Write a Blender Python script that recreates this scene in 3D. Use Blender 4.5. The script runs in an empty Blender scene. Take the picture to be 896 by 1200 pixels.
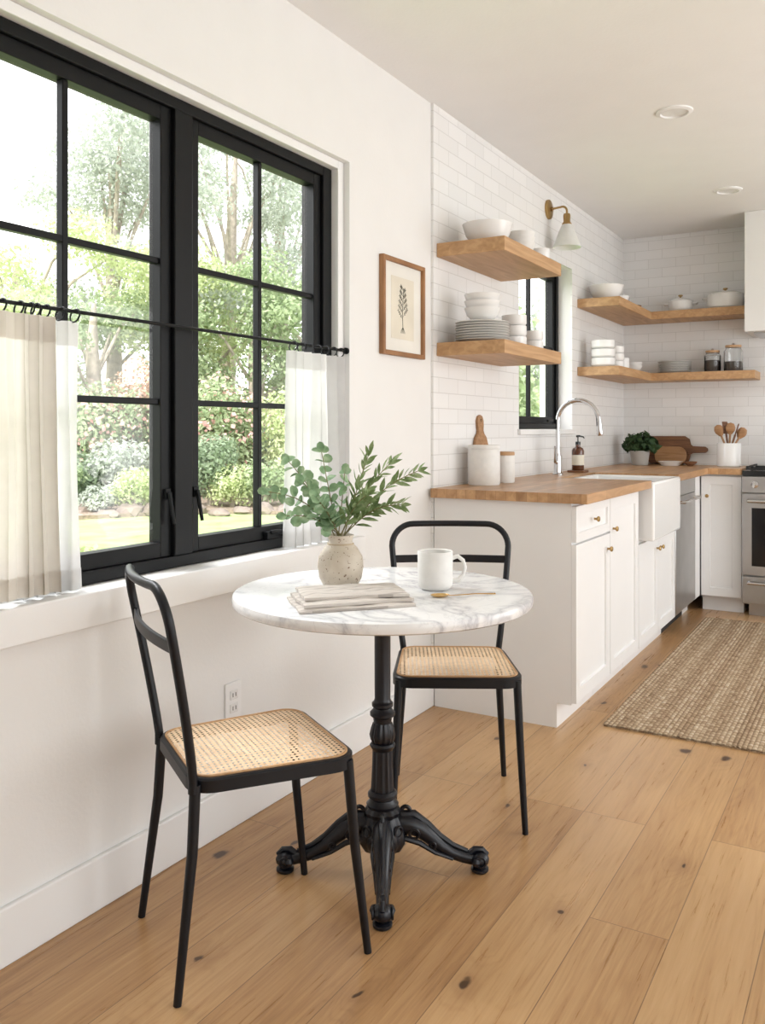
import bpy, bmesh, math, random
from mathutils import Vector, Matrix
from math import sin, cos, pi, radians, sqrt
random.seed(7)
S = bpy.context.scene
COL = S.collection
CAM = Vector((1.712, 0.0, 1.2)); TH = radians(30.2); F = 1015.0; HZ = 503.0
FW = Vector((-sin(TH), cos(TH), 0)); RT = Vector((cos(TH), sin(TH), 0))
def ray(u, v, t):
    return CAM + FW*t + RT*((u-448)/F*t) + Vector((0, 0, (HZ-v)/F*t))

# ------------------------------------------------------------------ nodes
def N(nt, t, **kw):
    n = nt.nodes.new(t)
    for k, v in kw.items():
        if k in n.inputs.keys(): n.inputs[k].default_value = v
        else: setattr(n, k, v)
    return n
def setin(nt, sock, v):
    if hasattr(v, 'is_linked') or isinstance(v, bpy.types.NodeSocket): nt.links.new(v, sock)
    else: sock.default_value = v
def MA(nt, op, a, b=None, c=None, clamp=False):
    n = nt.nodes.new('ShaderNodeMath'); n.operation = op; n.use_clamp = clamp
    setin(nt, n.inputs[0], a)
    if b is not None: setin(nt, n.inputs[1], b)
    if c is not None: setin(nt, n.inputs[2], c)
    return n.outputs[0]
def RAMP(nt, fac, stops):
    n = nt.nodes.new('ShaderNodeValToRGB'); e = n.color_ramp.elements
    while len(e) < len(stops): e.new(0.5)
    for i, (p, c) in enumerate(stops):
        e[i].position = p; e[i].color = (c[0], c[1], c[2], 1)
    nt.links.new(fac, n.inputs[0]); return n.outputs[0]
def MIX(nt, fac, a, b, mode='MIX'):
    n = nt.nodes.new('ShaderNodeMix'); n.data_type = 'RGBA'; n.blend_type = mode
    setin(nt, n.inputs[0], fac)
    for s, v in ((n.inputs[6], a), (n.inputs[7], b)):
        if isinstance(v, tuple): s.default_value = (v[0], v[1], v[2], 1)
        else: nt.links.new(v, s)
    return n.outputs[2]
def pm(name):
    m = bpy.data.materials.new(name); m.use_nodes = True
    return m, m.node_tree, m.node_tree.nodes['Principled BSDF']
def coords(nt):
    tc = nt.nodes.new('ShaderNodeTexCoord'); sp = nt.nodes.new('ShaderNodeSeparateXYZ')
    nt.links.new(tc.outputs['Object'], sp.inputs[0]); return tc.outputs['Object'], sp.outputs
def COMB(nt, x, y, z=0.0):
    n = nt.nodes.new('ShaderNodeCombineXYZ')
    for i, v in enumerate((x, y, z)): setin(nt, n.inputs[i], v)
    return n.outputs[0]
def NOISE(nt, vec, scale, detail=4, dist=0.0, rough=.5):
    n = nt.nodes.new('ShaderNodeTexNoise'); nt.links.new(vec, n.inputs['Vector'])
    n.inputs['Scale'].default_value = scale; n.inputs['Detail'].default_value = detail
    n.inputs['Distortion'].default_value = dist; n.inputs['Roughness'].default_value = rough
    return n.outputs[0]
def BUMP(nt, b, h, strength=.3, dist=.002):
    n = nt.nodes.new('ShaderNodeBump'); n.inputs['Strength'].default_value = strength; n.inputs['Distance'].default_value = dist
    nt.links.new(h, n.inputs['Height']); nt.links.new(n.outputs[0], b.inputs['Normal'])
def simple(name, col, rough=.5, metal=0, var=.04, vs=6, bump=0, bs=120, trans=0, coat=0, spec=.5):
    m, nt, b = pm(name); v, _ = coords(nt)
    n = NOISE(nt, v, vs, 3)
    c = RAMP(nt, n, [(.3, tuple(x*(1-var) for x in col)), (.7, tuple(min(1, x*(1+var)) for x in col))])
    nt.links.new(c, b.inputs['Base Color'])
    b.inputs['Roughness'].default_value = rough; b.inputs['Metallic'].default_value = metal
    b.inputs['Transmission Weight'].default_value = trans; b.inputs['Coat Weight'].default_value = coat
    b.inputs['Specular IOR Level'].default_value = spec
    if bump: BUMP(nt, b, NOISE(nt, v, bs, 3), bump, .002)
    return m
def wood(name, c1, c2, sc=(2, 40, 40), rough=.5, staves=None):
    m, nt, b = pm(name); v, s = coords(nt)
    vec = COMB(nt, MA(nt, 'MULTIPLY', s[0], sc[0]), MA(nt, 'MULTIPLY', s[1], sc[1]), MA(nt, 'MULTIPLY', s[2], sc[2]))
    n = NOISE(nt, vec, 1, 5, 1.0)
    c = RAMP(nt, n, [(.3, c1), (.68, c2)])
    if staves:
        bt = N(nt, 'ShaderNodeTexBrick', Scale=1.0); bt.inputs['Brick Width'].default_value = .45; bt.inputs['Row Height'].default_value = .045
        bt.inputs['Mortar Size'].default_value = .0006; bt.offset = .37
        bt.inputs['Color1'].default_value = (.78, .74, .7, 1); bt.inputs['Color2'].default_value = (1.12, 1.12, 1.12, 1); bt.inputs['Mortar'].default_value = (.6, .5, .4, 1)
        nt.links.new(COMB(nt, s[1], s[0]), bt.inputs['Vector'])
        c = MIX(nt, 1.0, c, bt.outputs['Color'], 'MULTIPLY')
    nt.links.new(c, b.inputs['Base Color']); b.inputs['Roughness'].default_value = rough
    BUMP(nt, b, n, .08, .001); return m
def tile(name, ax):
    m, nt, b = pm(name); v, s = coords(nt)
    bt = N(nt, 'ShaderNodeTexBrick', Scale=1.0); bt.offset = .5
    for k, x in (('Brick Width', .195), ('Row Height', .068), ('Mortar Size', .0018), ('Mortar Smooth', .3)): bt.inputs[k].default_value = x
    bt.inputs['Color1'].default_value = (.83, .827, .82, 1); bt.inputs['Color2'].default_value = (.87, .867, .86, 1); bt.inputs['Mortar'].default_value = (.69, .685, .67, 1)
    nt.links.new(COMB(nt, s[ax], s[2]), bt.inputs['Vector'])
    nt.links.new(bt.outputs['Color'], b.inputs['Base Color']); b.inputs['Roughness'].default_value = .16
    BUMP(nt, b, MA(nt, 'SUBTRACT', 1.0, bt.outputs['Fac']), .4, .002); return m
def floor_mat():
    m, nt, b = pm('oak_planks'); v, s = coords(nt)
    bt = N(nt, 'ShaderNodeTexBrick', Scale=1.0); bt.offset = .37; bt.offset_frequency = 3
    for k, x in (('Brick Width', 1.55), ('Row Height', .19), ('Mortar Size', .0012), ('Mortar Smooth', .1)): bt.inputs[k].default_value = x
    bt.inputs['Color1'].default_value = (0, 0, 0, 1); bt.inputs['Color2'].default_value = (1, 1, 1, 1); bt.inputs['Mortar'].default_value = (.5, .5, .5, 1)
    nt.links.new(COMB(nt, MA(nt, 'ADD', s[1], .43), MA(nt, 'ADD', s[0], .06)), bt.inputs['Vector'])
    t = bt.outputs['Color']
    def vec(kx, ky, a, b_): return COMB(nt, MA(nt, 'MULTIPLY_ADD', t, a, MA(nt, 'MULTIPLY', s[0], kx)), MA(nt, 'MULTIPLY_ADD', t, b_, MA(nt, 'MULTIPLY', s[1], ky)), MA(nt, 'MULTIPLY', t, 9.0))
    wv = NOISE(nt, v, 7, 3, 0, .6); wv2 = NOISE(nt, COMB(nt, s[1], s[0], 3.3), 9, 3, 0, .6)
    vo = N(nt, 'ShaderNodeTexVoronoi'); vo.voronoi_dimensions = '2D'; vo.inputs['Scale'].default_value = 1.0
    nt.links.new(COMB(nt, MA(nt, 'MULTIPLY_ADD', wv, .22, MA(nt, 'MULTIPLY', s[0], 3.6)), MA(nt, 'MULTIPLY_ADD', wv2, .22, MA(nt, 'MULTIPLY', s[1], 2.0))), vo.inputs['Vector'])
    sv = nt.nodes.new('ShaderNodeSeparateColor'); nt.links.new(vo.outputs['Color'], sv.inputs[0])
    gate = MA(nt, 'GREATER_THAN', sv.outputs[0], .30)
    rad = MA(nt, 'MULTIPLY_ADD', MA(nt, 'POWER', sv.outputs[1], 2.0), .060, .028)
    k1 = MA(nt, 'SUBTRACT', 1.0, MA(nt, 'DIVIDE', vo.outputs['Distance'], rad), clamp=True)
    halo = MA(nt, 'MULTIPLY', MA(nt, 'SUBTRACT', 1.0, MA(nt, 'DIVIDE', vo.outputs['Distance'], .24), clamp=True), gate)
    g = NOISE(nt, vec(95, 3.4, 37.0, 11.0), 1, 6, .6, .68)
    g2 = NOISE(nt, vec(16, 1.1, 21.0, 7.0), 1, 4, .7, .55)
    low = NOISE(nt, vec(6.5, .6, 17.0, 5.0), 1, 2, .2)
    ring = MA(nt, 'POWER', MA(nt, 'MULTIPLY_ADD', MA(nt, 'SINE', MA(nt, 'ADD', MA(nt, 'MULTIPLY', low, 140.0), MA(nt, 'MULTIPLY', halo, 16.0))), .5, .5), 3.0)
    f = MA(nt, 'ADD', MA(nt, 'ADD', MA(nt, 'MULTIPLY', g, .46), MA(nt, 'MULTIPLY', g2, .32)), MA(nt, 'SUBTRACT', MA(nt, 'MULTIPLY', t, .20), MA(nt, 'MULTIPLY', ring, .045)))
    c = RAMP(nt, f, [(.24, (.32, .165, .068)), (.40, (.47, .268, .120)), (.54, (.57, .350, .168)), (.78, (.67, .445, .235))])
    c = MIX(nt, MA(nt, 'MULTIPLY', MA(nt, 'MULTIPLY', halo, halo), .5), c, (.26, .125, .052))
    c = MIX(nt, MA(nt, 'MULTIPLY', MA(nt, 'MULTIPLY', k1, 2.2, clamp=True), MA(nt, 'MULTIPLY', gate, .9)), c, (.045, .020, .010))
    c = MIX(nt, MA(nt, 'MULTIPLY', bt.outputs['Fac'], .7), c, (.12, .062, .026))
    nt.links.new(c, b.inputs['Base Color'])
    nt.links.new(MA(nt, 'MULTIPLY_ADD', g, .2, .20), b.inputs['Roughness'])
    BUMP(nt, b, MA(nt, 'SUBTRACT', MA(nt, 'MULTIPLY', g, .2), bt.outputs['Fac']), .22, .002); return m
def marble_mat():
    m, nt, b = pm('white_marble'); v, s = coords(nt)
    n1 = NOISE(nt, v, 2.6, 8, 1.4, .55); n2 = NOISE(nt, v, 8, 6, 1.0, .6)
    vein = RAMP(nt, MA(nt, 'ABSOLUTE', MA(nt, 'SUBTRACT', n1, .5)), [(0, (.55, .55, .57)), (.010, (.68, .68, .69)), (.045, (.84, .84, .835)), (.2, (.87, .87, .865))])
    v2 = RAMP(nt, MA(nt, 'ABSOLUTE', MA(nt, 'SUBTRACT', n2, .52)), [(0, (.86, .86, .87)), (.02, (1, 1, 1))])
    nt.links.new(MIX(nt, .8, vein, v2, 'MULTIPLY'), b.inputs['Base Color']); b.inputs['Roughness'].default_value = .2; return m
def cane_mat():
    m, nt, b = pm('woven_cane'); v, s = coords(nt)
    def fr(x, k): return MA(nt, 'SUBTRACT', MA(nt, 'FRACT', MA(nt, 'MULTIPLY', x, k)), .5)
    fx = fr(s[0], 78.0); fy = fr(s[1], 78.0)
    d = MA(nt, 'SQRT', MA(nt, 'ADD', MA(nt, 'MULTIPLY', fx, fx), MA(nt, 'MULTIPLY', fy, fy)))
    hole = MA(nt, 'LESS_THAN', d, .24)
    n = NOISE(nt, v, 60, 3)
    c = RAMP(nt, n, [(.3, (.68, .47, .28)), (.7, (.82, .62, .41))])
    nt.links.new(c, b.inputs['Base Color']); b.inputs['Roughness'].default_value = .5
    BUMP(nt, b, d, .6, .002)
    tr = nt.nodes.new('ShaderNodeBsdfTransparent'); mx = nt.nodes.new('ShaderNodeMixShader')
    nt.links.new(hole, mx.inputs[0]); nt.links.new(b.outputs[0], mx.inputs[1]); nt.links.new(tr.outputs[0], mx.inputs[2])
    nt.links.new(mx.outputs[0], nt.nodes['Material Output'].inputs['Surface']); return m
def glass_pane():
    m, nt, b = pm('window_glass'); nt.nodes.remove(b)
    tr = nt.nodes.new('ShaderNodeBsdfTransparent'); gl = nt.nodes.new('ShaderNodeBsdfGlossy'); gl.inputs['Roughness'].default_value = .02
    mx = nt.nodes.new('ShaderNodeMixShader'); mx.inputs[0].default_value = .03
    nt.links.new(tr.outputs[0], mx.inputs[1]); nt.links.new(gl.outputs[0], mx.inputs[2])
    nt.links.new(mx.outputs[0], nt.nodes['Material Output'].inputs['Surface']); return m
def leafmat(name, a, b_, c_, tl=.35, scale=6, lo=.3, hi=.7):
    m, nt, b = pm(name); v, s = coords(nt)
    n = NOISE(nt, v, scale, 4)
    c = RAMP(nt, n, [(lo, a), (.5, b_), (hi, c_)])
    nt.links.new(c, b.inputs['Base Color']); b.inputs['Roughness'].default_value = .75
    t = nt.nodes.new('ShaderNodeBsdfTranslucent'); nt.links.new(c, t.inputs[0])
    mx = nt.nodes.new('ShaderNodeMixShader'); mx.inputs[0].default_value = tl
    nt.links.new(b.outputs[0], mx.inputs[1]); nt.links.new(t.outputs[0], mx.inputs[2])
    nt.links.new(mx.outputs[0], nt.nodes['Material Output'].inputs['Surface']); return m
def sheer(name, col, tl=.45, see=0):
    m = leafmat(name, tuple(x*.95 for x in col), tuple(x*.975 for x in col), col, tl, 30)
    if see:
        nt = m.node_tree; out = nt.nodes['Material Output']; src = out.inputs['Surface'].links[0].from_socket
        tr = nt.nodes.new('ShaderNodeBsdfTransparent'); mx = nt.nodes.new('ShaderNodeMixShader'); mx.inputs[0].default_value = see
        nt.links.new(src, mx.inputs[1]); nt.links.new(tr.outputs[0], mx.inputs[2]); nt.links.new(mx.outputs[0], out.inputs['Surface'])
    return m
def rug_mat():
    m, nt, b = pm('jute_weave'); v, s = coords(nt)
    row = MA(nt, 'FLOOR', MA(nt, 'MULTIPLY', s[0], 1/.018))
    wn = nt.nodes.new('ShaderNodeTexWhiteNoise'); wn.noise_dimensions = '1D'; nt.links.new(row, wn.inputs['W'])
    st = MA(nt, 'SINE', MA(nt, 'ADD', MA(nt, 'MULTIPLY', s[1], 2*pi/.030), MA(nt, 'MULTIPLY', wn.outputs[0], 6.28)))
    n = NOISE(nt, COMB(nt, MA(nt, 'MULTIPLY', row, .8), MA(nt, 'MULTIPLY', s[1], 30.0)), 1, 4)
    band = MA(nt, 'MULTIPLY', MA(nt, 'SINE', MA(nt, 'MULTIPLY', s[0], 2*pi/.108)), .08)
    f = MA(nt, 'ADD', MA(nt, 'MULTIPLY_ADD', st, .10, n), band)
    gap = MA(nt, 'ABSOLUTE', MA(nt, 'SUBTRACT', MA(nt, 'FRACT', MA(nt, 'MULTIPLY', s[0], 1/.018)), .5))
    c = RAMP(nt, f, [(.2, (.25, .16, .09)), (.45, (.38, .265, .16)), (.62, (.52, .395, .26)), (.85, (.68, .58, .44))])
    c = MIX(nt, MA(nt, 'MULTIPLY', MA(nt, 'GREATER_THAN', gap, .40), .45), c, (.18, .115, .065))
    nt.links.new(c, b.inputs['Base Color']); b.inputs['Roughness'].default_value = .95
    BUMP(nt, b, NOISE(nt, v, 250, 3), .5, .004); return m
def napkin_mat():
    m, nt, b = pm('striped_linen'); v, s = coords(nt)
    st = MA(nt, 'FRACT', MA(nt, 'MULTIPLY', s[1], 30.0))
    line = MA(nt, 'LESS_THAN', st, .2)
    c = MIX(nt, MA(nt, 'MULTIPLY', line, .6), (.62, .57, .52), (.34, .30, .27))
    nt.links.new(c, b.inputs['Base Color']); b.inputs['Roughness'].default_value = .95
    BUMP(nt, b, NOISE(nt, v, 300, 3), .4, .002); return m

M = {}
M['wall'] = simple('wall_paint', (.82, .812, .795), .85, var=.01, bump=.2, bs=90)
M['ceil'] = simple('ceiling_paint', (.86, .852, .838), .9, var=.01, bump=.3, bs=70)
M['trim'] = simple('trim_paint', (.86, .857, .848), .45, var=.01)
M['cab'] = simple('cabinet_paint', (.85, .846, .838), .4, var=.01)
M['tileL'] = tile('subway_tile_side', 1); M['tileB'] = tile('subway_tile_rear', 0)
M['floor'] = floor_mat(); M['marble'] = marble_mat(); M['cane'] = cane_mat(); M['pane'] = glass_pane()
M['black'] = simple('black_window_metal', (.004, .0045, .005), .45, var=.1, spec=.22)
M['chairblk'] = simple('black_powder_coat', (.005, .006, .009), .38, 0, var=.1, spec=.35)
M['iron'] = simple('cast_iron', (.005, .006, .010), .34, 0, var=.2, bump=.3, bs=60, spec=.45)
M['oak'] = wood('oak_shelf', (.42, .235, .105), (.58, .355, .18), (25, 3, 40))
M['butcher'] = wood('butcher_block', (.40, .22, .10), (.56, .34, .175), (30, 3, 30), .35, True)
M['lid'] = wood('lid_wood', (.42, .23, .10), (.58, .36, .19), (4, 40, 40))
M['walnut'] = wood('walnut_board', (.11, .045, .02), (.26, .12, .055), (5, 40, 60))
M['acacia'] = wood('acacia_board', (.30, .15, .06), (.45, .25, .12), (5, 40, 60))
M['frame'] = wood('picture_oak', (.24, .11, .045), (.38, .19, .08), (30, 6, 6))
M['ceramic'] = simple('white_glaze', (.84, .835, .82), .22, var=.02)
M['matte'] = simple('matte_stoneware', (.79, .775, .745), .55, var=.04, vs=30)
M['fire'] = simple('fireclay', (.88, .88, .87), .12, var=.01)
M['steel'] = simple('brushed_steel', (.50, .50, .50), .3, .95, var=.08)
M['chrome'] = simple('chrome', (.66, .66, .67), .13, 1.0, var=.03)
M['brass'] = simple('aged_brass', (.42, .28, .12), .32, 1.0, var=.08)
M['gold'] = simple('gold_spoon', (.72, .48, .20), .22, 1.0, var=.05)
M['dark'] = simple('black_gloss', (.01, .01, .011), .12, var=.1)
M['grate'] = simple('grate_iron', (.02, .02, .02), .6, var=.1)
M['amber'] = simple('amber_glass', (.09, .025, .008), .08, var=.1, coat=.5)
M['coffee'] = simple('coffee_beans', (.035, .018, .01), .7, var=.6, vs=90, bump=.8, bs=80)
M['glass'] = simple('jar_glass', (.95, .96, .96), .03, trans=1.0, var=0)
M['paper'] = simple('print_paper', (.74, .69, .58), .9, var=.05)
M['ink'] = simple('print_ink', (.07, .075, .055), .9, var=.3)
M['rug'] = rug_mat(); M['napkin'] = napkin_mat()
M['curtW'] = sheer('white_linen', (.80, .795, .785), .30, .07); M['curtB'] = sheer('beige_linen', (.76, .72, .655), .28, .02)
M['shade'] = sheer('milk_glass', (.9, .895, .88), .3)
M['euca'] = leafmat('eucalyptus_leaf', (.16, .27, .14), (.26, .39, .22), (.43, .54, .35), .25, 40)
M['olive'] = leafmat('olive_leaf', (.11, .17, .06), (.20, .28, .11), (.37, .43, .25), .2, 40)
M['stem'] = simple('stem', (.22, .19, .08), .7, var=.2)
M['herb'] = leafmat('herb_leaf', (.012, .035, .012), (.03, .07, .02), (.06, .12, .04), .1, 30)
def speckle():
    m, nt, b = pm('speckled_stoneware'); v, s = coords(nt)
    n = NOISE(nt, v, 150, 2); g = NOISE(nt, v, 14, 3)
    base = RAMP(nt, g, [(.3, (.50, .425, .335)), (.7, (.66, .585, .48))])
    c = MIX(nt, MA(nt, 'GREATER_THAN', n, .66), base, (.20, .12, .07))
    nt.links.new(c, b.inputs['Base Color']); b.inputs['Roughness'].default_value = .45; BUMP(nt, b, NOISE(nt, v, 60, 3), .3, .002); return m
M['speck'] = speckle()
M['bark'] = simple('bark', (.44, .38, .32), .9, var=.3, vs=8, bump=.6, bs=20)
M['lawn'] = simple('lawn_grass', (.33, .43, .18), .95, var=.25, vs=3, bump=.8, bs=60)
M['rock'] = simple('garden_rock', (.25, .20, .17), .9, var=.3, vs=5, bump=.6, bs=12)
M['fence'] = wood('fence_boards', (.24, .17, .13), (.36, .27, .21), (3, 3, 20), .9)
M['mulch'] = simple('mulch', (.30, .23, .18), .95, var=.4, vs=20, bump=.8, bs=40)
M['g_mid'] = leafmat('leaf_mid', (.25, .34, .17), (.40, .49, .28), (.56, .63, .42), scale=3)
M['g_lime'] = leafmat('leaf_lime', (.46, .54, .26), (.60, .67, .37), (.74, .78, .52), scale=4)
M['g_grey'] = leafmat('leaf_grey', (.42, .46, .40), (.53, .57, .50), (.66, .69, .62), scale=3)
M['g_dark'] = leafmat('leaf_dark', (.19, .27, .16), (.30, .38, .25), (.42, .50, .35), scale=3)
M['g_red'] = leafmat('leaf_red', (.60, .36, .28), (.68, .48, .36), (.68, .58, .42), scale=5)
M['pink'] = leafmat('petal_pink', (.88, .38, .38), (.93, .54, .52), (.96, .70, .67), scale=5)

# ------------------------------------------------------------------ mesh builder
class MB:
    def __init__(s): s.v = []; s.f = []; s.M = None
    def add(s, vs, fs):
        o = len(s.v)
        for p in vs:
            p = Vector(p)
            if s.M: p = s.M @ p
            s.v.append(p)
        s.f += [tuple(i+o for i in f) for f in fs]; return s
    def box(s, x0, x1, y0, y1, z0, z1):
        return s.add([(x0, y0, z0), (x1, y0, z0), (x1, y1, z0), (x0, y1, z0), (x0, y0, z1), (x1, y0, z1), (x1, y1, z1), (x0, y1, z1)],
                     [(0, 3, 2, 1), (4, 5, 6, 7), (0, 1, 5, 4), (1, 2, 6, 5), (2, 3, 7, 6), (3, 0, 4, 7)])
    def lathe(s, prof, c=(0, 0, 0), seg=32, flute=0, fn=0):
        vs = []; rings = []
        for r, z in prof:
            if r < 1e-6: rings.append([len(vs)]); vs.append((c[0], c[1], c[2]+z))
            else:
                rings.append(list(range(len(vs), len(vs)+seg)))
                for k in range(seg):
                    a = 2*pi*k/seg; q = r*(1+flute*cos(fn*a)) if fn else r
                    vs.append((c[0]+q*cos(a), c[1]+q*sin(a), c[2]+z))
        fs = []
        for a, b in zip(rings, rings[1:]):
            for k in range(seg):
                k2 = (k+1) % seg
                if len(a) == 1 and len(b) == 1: continue
                if len(a) == 1: fs.append((a[0], b[k], b[k2]))
                elif len(b) == 1: fs.append((a[k], a[k2], b[0]))
                else: fs.append((a[k], a[k2], b[k2], b[k]))
        return s.add(vs, fs)
    def tube(s, pts, r, seg=10, closed=False, flat=None):
        pts = [Vector(p) for p in pts]; n = len(pts)
        rs = r if isinstance(r, (list, tuple)) else [r]*n
        T = []
        for i in range(n):
            a = pts[(i-1) % n] if (closed or i > 0) else pts[i]; b = pts[(i+1) % n] if (closed or i < n-1) else pts[i]
            T.append((b-a).normalized())
        up = Vector((0, 0, 1)) if abs(T[0].z) < .9 else Vector((1, 0, 0))
        nn = (up - T[0]*up.dot(T[0])).normalized(); vs = []
        for i in range(n):
            nn = (nn - T[i]*nn.dot(T[i])).normalized(); bb = T[i].cross(nn)
            for k in range(seg):
                a = 2*pi*k/seg; vs.append(pts[i]+(nn*cos(a)*(flat or 1)+bb*sin(a))*rs[i])
        fs = []
        for i in range(n if closed else n-1):
            j = (i+1) % n
            for k in range(seg):
                k2 = (k+1) % seg; fs.append((i*seg+k, i*seg+k2, j*seg+k2, j*seg+k))
        if not closed: fs += [tuple(range(seg))[::-1], tuple(range((n-1)*seg, n*seg))]
        return s.add(vs, fs)
    def prism(s, pts, z0, z1):
        n = len(pts)
        vs = [(p[0], p[1], z0) for p in pts]+[(p[0], p[1], z1) for p in pts]
        return s.add(vs, [tuple(range(n))[::-1], tuple(range(n, 2*n))]+[(i, (i+1) % n, n+(i+1) % n, n+i) for i in range(n)])
    def build(s, name, mat, parent=None, bevel=0, seg=2, recalc=True, loc=None, rot=None, sub=0):
        me = bpy.data.meshes.new(name); me.from_pydata([tuple(p) for p in s.v], [], s.f)
        if recalc:
            bm = bmesh.new(); bm.from_mesh(me); bmesh.ops.recalc_face_normals(bm, faces=bm.faces); bm.to_mesh(me); bm.free()
        me.materials.append(mat); me.shade_smooth() if hasattr(me, 'shade_smooth') else None
        me.set_sharp_from_angle(angle=radians(38))
        o = bpy.data.objects.new(name, me); COL.objects.link(o)
        if parent: o.parent = parent
        if loc: o.location = loc
        if rot: o.rotation_euler = rot
        if bevel:
            b = o.modifiers.new('bevel', 'BEVEL'); b.width = bevel; b.segments = seg; b.limit_method = 'ANGLE'; b.angle_limit = radians(40)
        return o
def tag(o, label, cat, group=None):
    o['label'] = label; o['category'] = cat
    if group: o['group'] = group
    return o
def struct(o): o['kind'] = 'structure'; return o
def thing(name, label, cat, loc=(0, 0, 0), rz=0, group=None):
    o = bpy.data.objects.new(name, None); o.empty_display_size = .05; COL.objects.link(o)
    o.location = loc; o.rotation_euler = (0, 0, rz); return tag(o, label, cat, group)
def kids(o): return [c for c in bpy.data.objects if c.parent == o]
def dup(root, loc, rz=0, label=None, group=None):
    ch = [(k, kids(k)) for k in kids(root)]
    r = root.copy(); COL.objects.link(r); r.location = loc; r.rotation_euler = (0, 0, rz)
    for k, gs in ch:
        c = k.copy(); COL.objects.link(c); c.parent = r
        for g in gs:
            d = g.copy(); COL.objects.link(d); d.parent = c
    if label: r['label'] = label
    if group: r['group'] = group
    return r
def arc(c, r, a0, a1, n, ax1, ax2):
    c = Vector(c); return [c+Vector(ax1)*r*cos(a0+(a1-a0)*i/n)+Vector(ax2)*r*sin(a0+(a1-a0)*i/n) for i in range(n+1)]

# ------------------------------------------------------------------ room shell
CZ = 2.616; BY = 6.5; RX = 3.6; RY = -1.8
struct(MB().box(-.2, RX+.2, RY-.2, BY+.2, -.12, 0).build('floor', M['floor']))
struct(MB().box(-.2, RX+.2, RY-.2, BY+.2, CZ, CZ+.12).build('ceiling', M['ceil']))
W1 = (1.03, 2.70, .80, 2.185); W2 = (4.37, 5.277, 1.2, 2.2)
w = MB()
w.box(-.2, 0, RY-.2, W1[0], 0, CZ).box(-.2, 0, W1[0], W1[1], 0, W1[2]).box(-.2, 0, W1[0], W1[1], W1[3], CZ)
w.box(-.2, 0, W1[1], W2[0], 0, CZ).box(-.2, 0, W2[0], W2[1], 0, W2[2]).box(-.2, 0, W2[0], W2[1], W2[3], CZ).box(-.2, 0, W2[1], BY+.2, 0, CZ)
struct(w.build('wall_left', M['wall']))
w = MB(); TX = .012; TY = 3.36
w.box(0, TX, TY, W2[0], 0, CZ).box(0, TX, W2[0], W2[1], 0, W2[2]).box(0, TX, W2[0], W2[1], W2[3], CZ).box(0, TX, W2[1], BY, 0, CZ)
struct(w.build('wall_left_tile', M['tileL']))
struct(MB().box(0, RX, BY, BY+.2, 0, CZ).build('wall_back', M['tileB']))
struct(MB().box(0, RX, RY-.2, RY, 0, CZ).build('wall_rear', M['wall']))
w = MB(); OP = [(-.6, 2.4), (3.1, 5.7)]  # openings made up in this unseen wall to let fill light in
w.box(RX, RX+.2, RY-.2, BY+.2, 0, .3).box(RX, RX+.2, RY-.2, BY+.2, 2.25, CZ)
w.box(RX, RX+.2, RY-.2, OP[0][0], .3, 2.25).box(RX, RX+.2, OP[0][1], OP[1][0], .3, 2.25).box(RX, RX+.2, OP[1][1], BY+.2, .3, 2.25)
struct(w.build('wall_right', M['wall']))
struct(MB().box(0, .016, RY, TY-.002, 0, .132).build('baseboard_left', M['trim'], bevel=.004))
struct(MB().box(0, .035, W1[0]-.06, W1[1]+.06, .715, .802).build('trim_1', M['trim'], bevel=.004))
struct(MB().box(TX, .03, W2[0]-.02, W2[1]+.02, 1.17, 1.2).build('trim_2', M['trim'], bevel=.003))
struct(MB().box(-.16, -.025, 2.662, 2.6995, .802, 2.1845).box(-.16, -.025, 1.03, 2.662, 2.155, 2.1845).build('trim_3', M['trim'], bevel=.002))

def window(name, y0, y1, z0, z1, sashes, rows, cols, xf, fw, st, mt):
    root = bpy.data.objects.new(name, None); COL.objects.link(root); struct(root)
    f = MB(); hb = .034
    f.box(xf[0], xf[1], y0, sashes[0][0], z0, z1).box(xf[0], xf[1], sashes[-1][1], y1, z0, z1)
    f.box(xf[0], xf[1], sashes[0][0], sashes[-1][1], z0, z0+hb).box(xf[0], xf[1], sashes[0][0], sashes[-1][1], z1-hb, z1)
    n = len(sashes)
    for i in range(n-1): f.box(xf[0], xf[1]+.003, sashes[i][1], sashes[i+1][0], z0+hb, z1-hb)
    f.build('window_frame', M['black'], root, bevel=.003)
    for (a, b) in sashes:
        s = MB(); x1 = xf[1]-.013; x0 = x1-.045; c, d = z0+hb, z1-hb; xm = x1-.018
        s.box(x0, x1, a, a+st, c, d).box(x0, x1, b-st, b, c, d).box(x0, x1, a+st, b-st, c, c+st).box(x0, x1, a+st, b-st, d-st, d)
        for i in range(1, cols):
            yc = a+st+(b-a-2*st)*i/cols; s.box(xm-.012, xm+.012, yc-mt/2, yc+mt/2, c+st, d-st)
        for i in range(1, rows):
            zc = c+st+(d-c-2*st)*i/rows; s.box(xm-.011, xm+.011, a+st, b-st, zc-mt/2, zc+mt/2)
        so = s.build('sash', M['black'], root, bevel=.002)
        MB().box(xm-.002, xm+.002, a+st, b-st, c+st, d-st).build('glass_pane', M['pane'], so)
    return root
win = window('window_1', 1.0305, 2.66, .8025, 2.154, [(1.115, 1.846), (1.919, 2.606)], 3, 2, (-.15, -.052), .06, .042, .018)
for yy in (1.826, 1.942):
    MB().box(-.066, -.056, yy-.010, yy+.010, 1.0, 1.03).tube([(-.052, yy, 1.02), (-.046, yy, .99), (-.038, yy+.005, .93)], [.007, .006, .005], 8).build('sash_latch', M['black'], win)
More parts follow.
